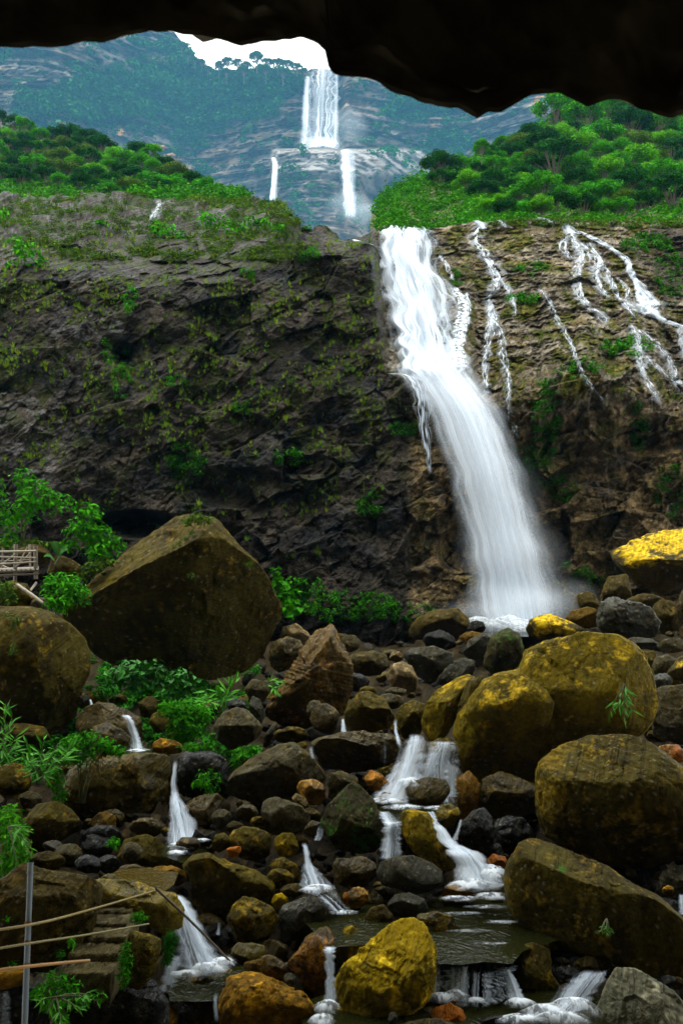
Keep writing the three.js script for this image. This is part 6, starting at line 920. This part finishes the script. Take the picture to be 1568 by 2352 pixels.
// ---------------------------------------------------------------- steps, rails, pole and footbridge
{
  // the cut rock bank that carries the steps
  B('rust', 'broad rust stained rock bank left of the stone steps', [-60, 2050, 20, 2010, 60, 1984, 130, 2000, 200, 2012, 240, 2030, 230, 2080, 215, 2120, 180, 2190, 120, 2225, -60, 2240], { d: 11.2, k: 0.5, e: 4, f: 2, rough: 0.8, seed: 91, kind: 'brown', spots: [[90, 2060, 40, 0.1]] });
  B('olive', 'yellow crusted rock rim above the stone steps beside the shallow pool', [200, 2040, 230, 2018, 290, 2022, 350, 2035, 400, 2052, 425, 2085, 418, 2130, 380, 2150, 330, 2120, 270, 2095, 215, 2080], { d: 12.2, k: 0.6, f: 5, block: 0.06, seed: 92, kind: 'yellow', wet: 1 });
  B('black', 'dark wet ledge under the right pool that the water strands fall over', [975, 2240, 990, 2216, 1060, 2212, 1150, 2214, 1230, 2216, 1290, 2212, 1310, 2260, 1290, 2310, 1150, 2320, 1000, 2310], { d: 12.75, k: 0.35, e: 4, f: 3, wet: 1, seed: 97, block: 0.03 });
  B('ochre', 'yellow edged dark rock to the right of the lower steps', [288, 2160, 300, 2138, 340, 2142, 372, 2158, 368, 2190, 352, 2240, 320, 2275, 280, 2260, 280, 2210], { d: 11.3, k: 0.7, f: 6, seed: 93, kind: 'olive', spots: [[330, 2150, 26, 0.4]] });
  B('black', 'dark wet rock face under the steps', [120, 2300, 160, 2240, 260, 2250, 350, 2250, 390, 2300, 380, 2420, 130, 2420], { d: 11.35, k: 0.5, e: 4, f: 3, wet: 1, seed: 94 });
  B('rust', 'flat rust brown rock shelf left of the metal pole', [-80, 2240, 0, 2232, 70, 2225, 62, 2262, 10, 2272, -80, 2285], { d: 10.6, k: 0.9, e: 4, f: 1, seed: 95, kind: 'ochre' });
  B('black', 'dark wet wall below the flat shelf at the bottom left corner', [-80, 2280, 0, 2268, 60, 2262, 110, 2290, 120, 2400, -80, 2420], { d: 10.9, k: 0.5, e: 4, f: 2, wet: 1, seed: 96 });
  const stone = (p, cnr) => { // a rough stone block from a front-left top corner, width, height, depth
    const g = new THREE.BoxGeometry(1, 1, 1, 26, 8, 12); g.deleteAttribute('uv'); const [w, h, dp] = cnr, a = g.attributes.position, col = []; const gg = mergeVertices((g.deleteAttribute('normal'), g), 1e-4), q = gg.attributes.position;
    for (let i = 0; i < q.count; i++) { let x = q.getX(i), y = q.getY(i), z = q.getZ(i); const rd = 0.03; x *= w; y *= h; z *= dp; const ax = w / 2 - Math.abs(x), ay = h / 2 - Math.abs(y), az = dp / 2 - Math.abs(z); const e = [ax, ay, az].sort((m, n) => m - n)[1]; if (e < rd) { const s = 1 - (rd - e) * 0.6; y *= s; z *= s; } const wx = p.x + x, wy = p.y + y, wz = p.z + z, n = fbm(wx * 6, wy * 6, wz * 6, 4), n1 = fbm(wx * 2.2, wy * 2.2, wz * 2.2, 3); q.setXYZ(i, wx + 0.018 * n, wy + 0.03 * n, wz + 0.03 * n); const c = mix3(mix3([0.1, 0.08, 0.03], [0.055, 0.044, 0.018], sm(-0.2, 0.3, n1)), [0.13, 0.11, 0.05], sm(0.12, 0.3, n)); col.push(...c); }
    gg.setAttribute('color', new THREE.Float32BufferAttribute(col, 3)); gg.computeVertexNormals(); return planar(gg, 0.5);
  };
  const st = thing('stone_steps', 'rough stone steps climbing the left bank beside the bamboo rails', 'steps', P(205, 2255, 10.9));
  const S = [[202, 2232, 108, 10.62], [216, 2188, 110, 10.95], [234, 2150, 110, 11.3], [236, 2119, 106, 11.65], [256, 2089, 90, 12.0]];
  for (const [cx, top, w, d] of S) { const c = P(cx, top, d), ww = w * pxSize(d), hh = 0.34; part('step', stone(new THREE.Vector3(c.x, c.y - hh / 2, c.z - 0.3), [ww, hh, 0.7]), M.rock, st); }
  const poleMat = new THREE.MeshStandardMaterial({ color: new THREE.Color(0.13, 0.16, 0.17), roughness: 0.85, metalness: 0 }), rustMat = new THREE.MeshStandardMaterial({ color: new THREE.Color(0.14, 0.05, 0.02), roughness: 0.9 });
  const pl = thing('metal_pole', 'grey metal pipe post carrying the bamboo rails at the bottom left', 'pole', P(54, 2440, 9.3));
  const pa = P(71, 1983, 9.5), pb = P(54, 2440, 9.3), at = (t) => pa.clone().lerp(pb, t);
  part('pipe', tube([pa, at(0.33), at(0.66), pb], 0.028, 0.031, 14), poleMat, pl);
  part('collar', tube([at(0.045), at(0.05), at(0.055)], 0.034, 0.034, 14), poleMat, pl); part('cap', tube([at(-0.004), at(0.0), at(0.003)], 0.03, 0.03, 14), poleMat, pl);
  for (const t of [0.305, 0.405, 0.517]) part('binding', tube([at(t - 0.006), at(t), at(t + 0.007)], 0.036, 0.036, 10), rustMat, pl);
  const bambooMat = (r, g, b) => new THREE.MeshStandardMaterial({ color: new THREE.Color(r, g, b), roughness: 0.55 });
  const rail = (label, pts, rad, mat, name = 'bamboo_rail') => {
    const v = pts.map(([x, y, d]) => P(x, y, d)), cv = new THREE.CatmullRomCurve3(v), t = thing(name, label, 'bamboo pole', v[0].clone().lerp(v[v.length - 1], 0.5)); part('cane', tube(v, rad, rad * 0.8, 10), mat, t);
    const L = cv.getLength(), n = Math.max(3, Math.round(L / 0.32)); for (let k = 1; k < n; k++) { const a = cv.getPointAt(k / n - 0.006 / L * 1), b = cv.getPointAt(k / n), c = cv.getPointAt(k / n + 0.006 / L), rr = rad * lerp(1.22, 1.0, k / n); part('node_ring', tube([a, b, c], rr, rr, 10), mat, t); }
  };
  rail('top bamboo rail running from the left edge up to the rock rim', [[-60, 2144, 9.1], [71, 2124, 9.38], [220, 2086, 10.6], [362, 2044, 11.9]], 0.014, bambooMat(0.2, 0.15, 0.04));
  rail('middle bamboo rail tied to the metal pole', [[-60, 2188, 9.0], [67, 2167, 9.3], [200, 2147, 10.1], [342, 2122, 11.0]], 0.012, bambooMat(0.17, 0.14, 0.04));
  rail('short thick orange bamboo rail, lowest on the metal pole', [[-60, 2236, 9.0], [64, 2220, 9.25], [140, 2212, 9.6], [206, 2206, 9.9]], 0.018, bambooMat(0.3, 0.15, 0.03));
  rail('fallen diagonal bamboo pole in front of the left foreground cascade', [[358, 2040, 11.8], [420, 2098, 12.0], [480, 2158, 12.2], [538, 2218, 12.3]], 0.017, bambooMat(0.08, 0.055, 0.025), 'bamboo_pole');
  // bamboo footbridge
  const wood = bambooMat(0.16, 0.13, 0.09), pale = bambooMat(0.28, 0.24, 0.17), fb = thing('bamboo_footbridge', 'rickety bamboo footbridge at the left edge below the airy bush', 'footbridge', P(40, 1338, 26.4));
  const bar = (n, a, b, r, m) => part(n, tube([P(...a), P((a[0] + b[0]) / 2, (a[1] + b[1]) / 2 + 0.6, (a[2] + b[2]) / 2), P(...b)], r, r * 0.85, 7), m, fb);
  bar('post', [37, 1250, 26.4], [35, 1345, 26.4], 0.065, wood); bar('post', [82, 1254, 26.4], [83, 1330, 26.4], 0.07, wood); bar('post', [69, 1250, 27.6], [70, 1312, 27.6], 0.04, pale); bar('post', [8, 1258, 27.6], [6, 1315, 27.6], 0.04, wood);
  for (const [y0, y1, r] of [[1267, 1265, 0.03], [1277, 1281, 0.028], [1297, 1290, 0.03]]) bar('rail', [-40, y0, 26.2], [84, y1, 26.2], r, pale);
  bar('rail', [-40, 1270, 27.6], [72, 1266, 27.6], 0.028, wood); bar('rail', [-40, 1290, 27.6], [72, 1286, 27.6], 0.028, wood);
  for (const [a, b] of [[[-10, 1307, 26.3], [36, 1272, 26.3]], [[36, 1303, 26.3], [72, 1268, 26.3]], [[0, 1296, 27.4], [34, 1310, 27.4]], [[46, 1290, 27.4], [64, 1256, 27.4]]]) bar('brace', a, b, 0.025, pale);
  for (const [y, z, r] of [[1312, 26.2, 0.05], [1309, 26.7, 0.05], [1308, 27.2, 0.05], [1321, 26.2, 0.04], [1307, 27.7, 0.05]]) bar('deck_cane', [-50, y + 1, z], [90, y - 3, z], r, wood);
  for (let k = 0; k < 9; k++) bar('crossbar', [-6 + k * 11, 1310 - k * 0.3, 26.1], [-4 + k * 11, 1306, 27.9], 0.025, pale);
  bar('strut', [84, 1338, 26.3], [69, 1358, 26], 0.04, pale);
  rail('pale fallen bamboo stick lying below the footbridge', [[40, 1343, 24.6], [70, 1363, 24.4], [100, 1385, 24.2]], 0.045, pale, 'bamboo_stick');
}
renderer.render(scene, camera);
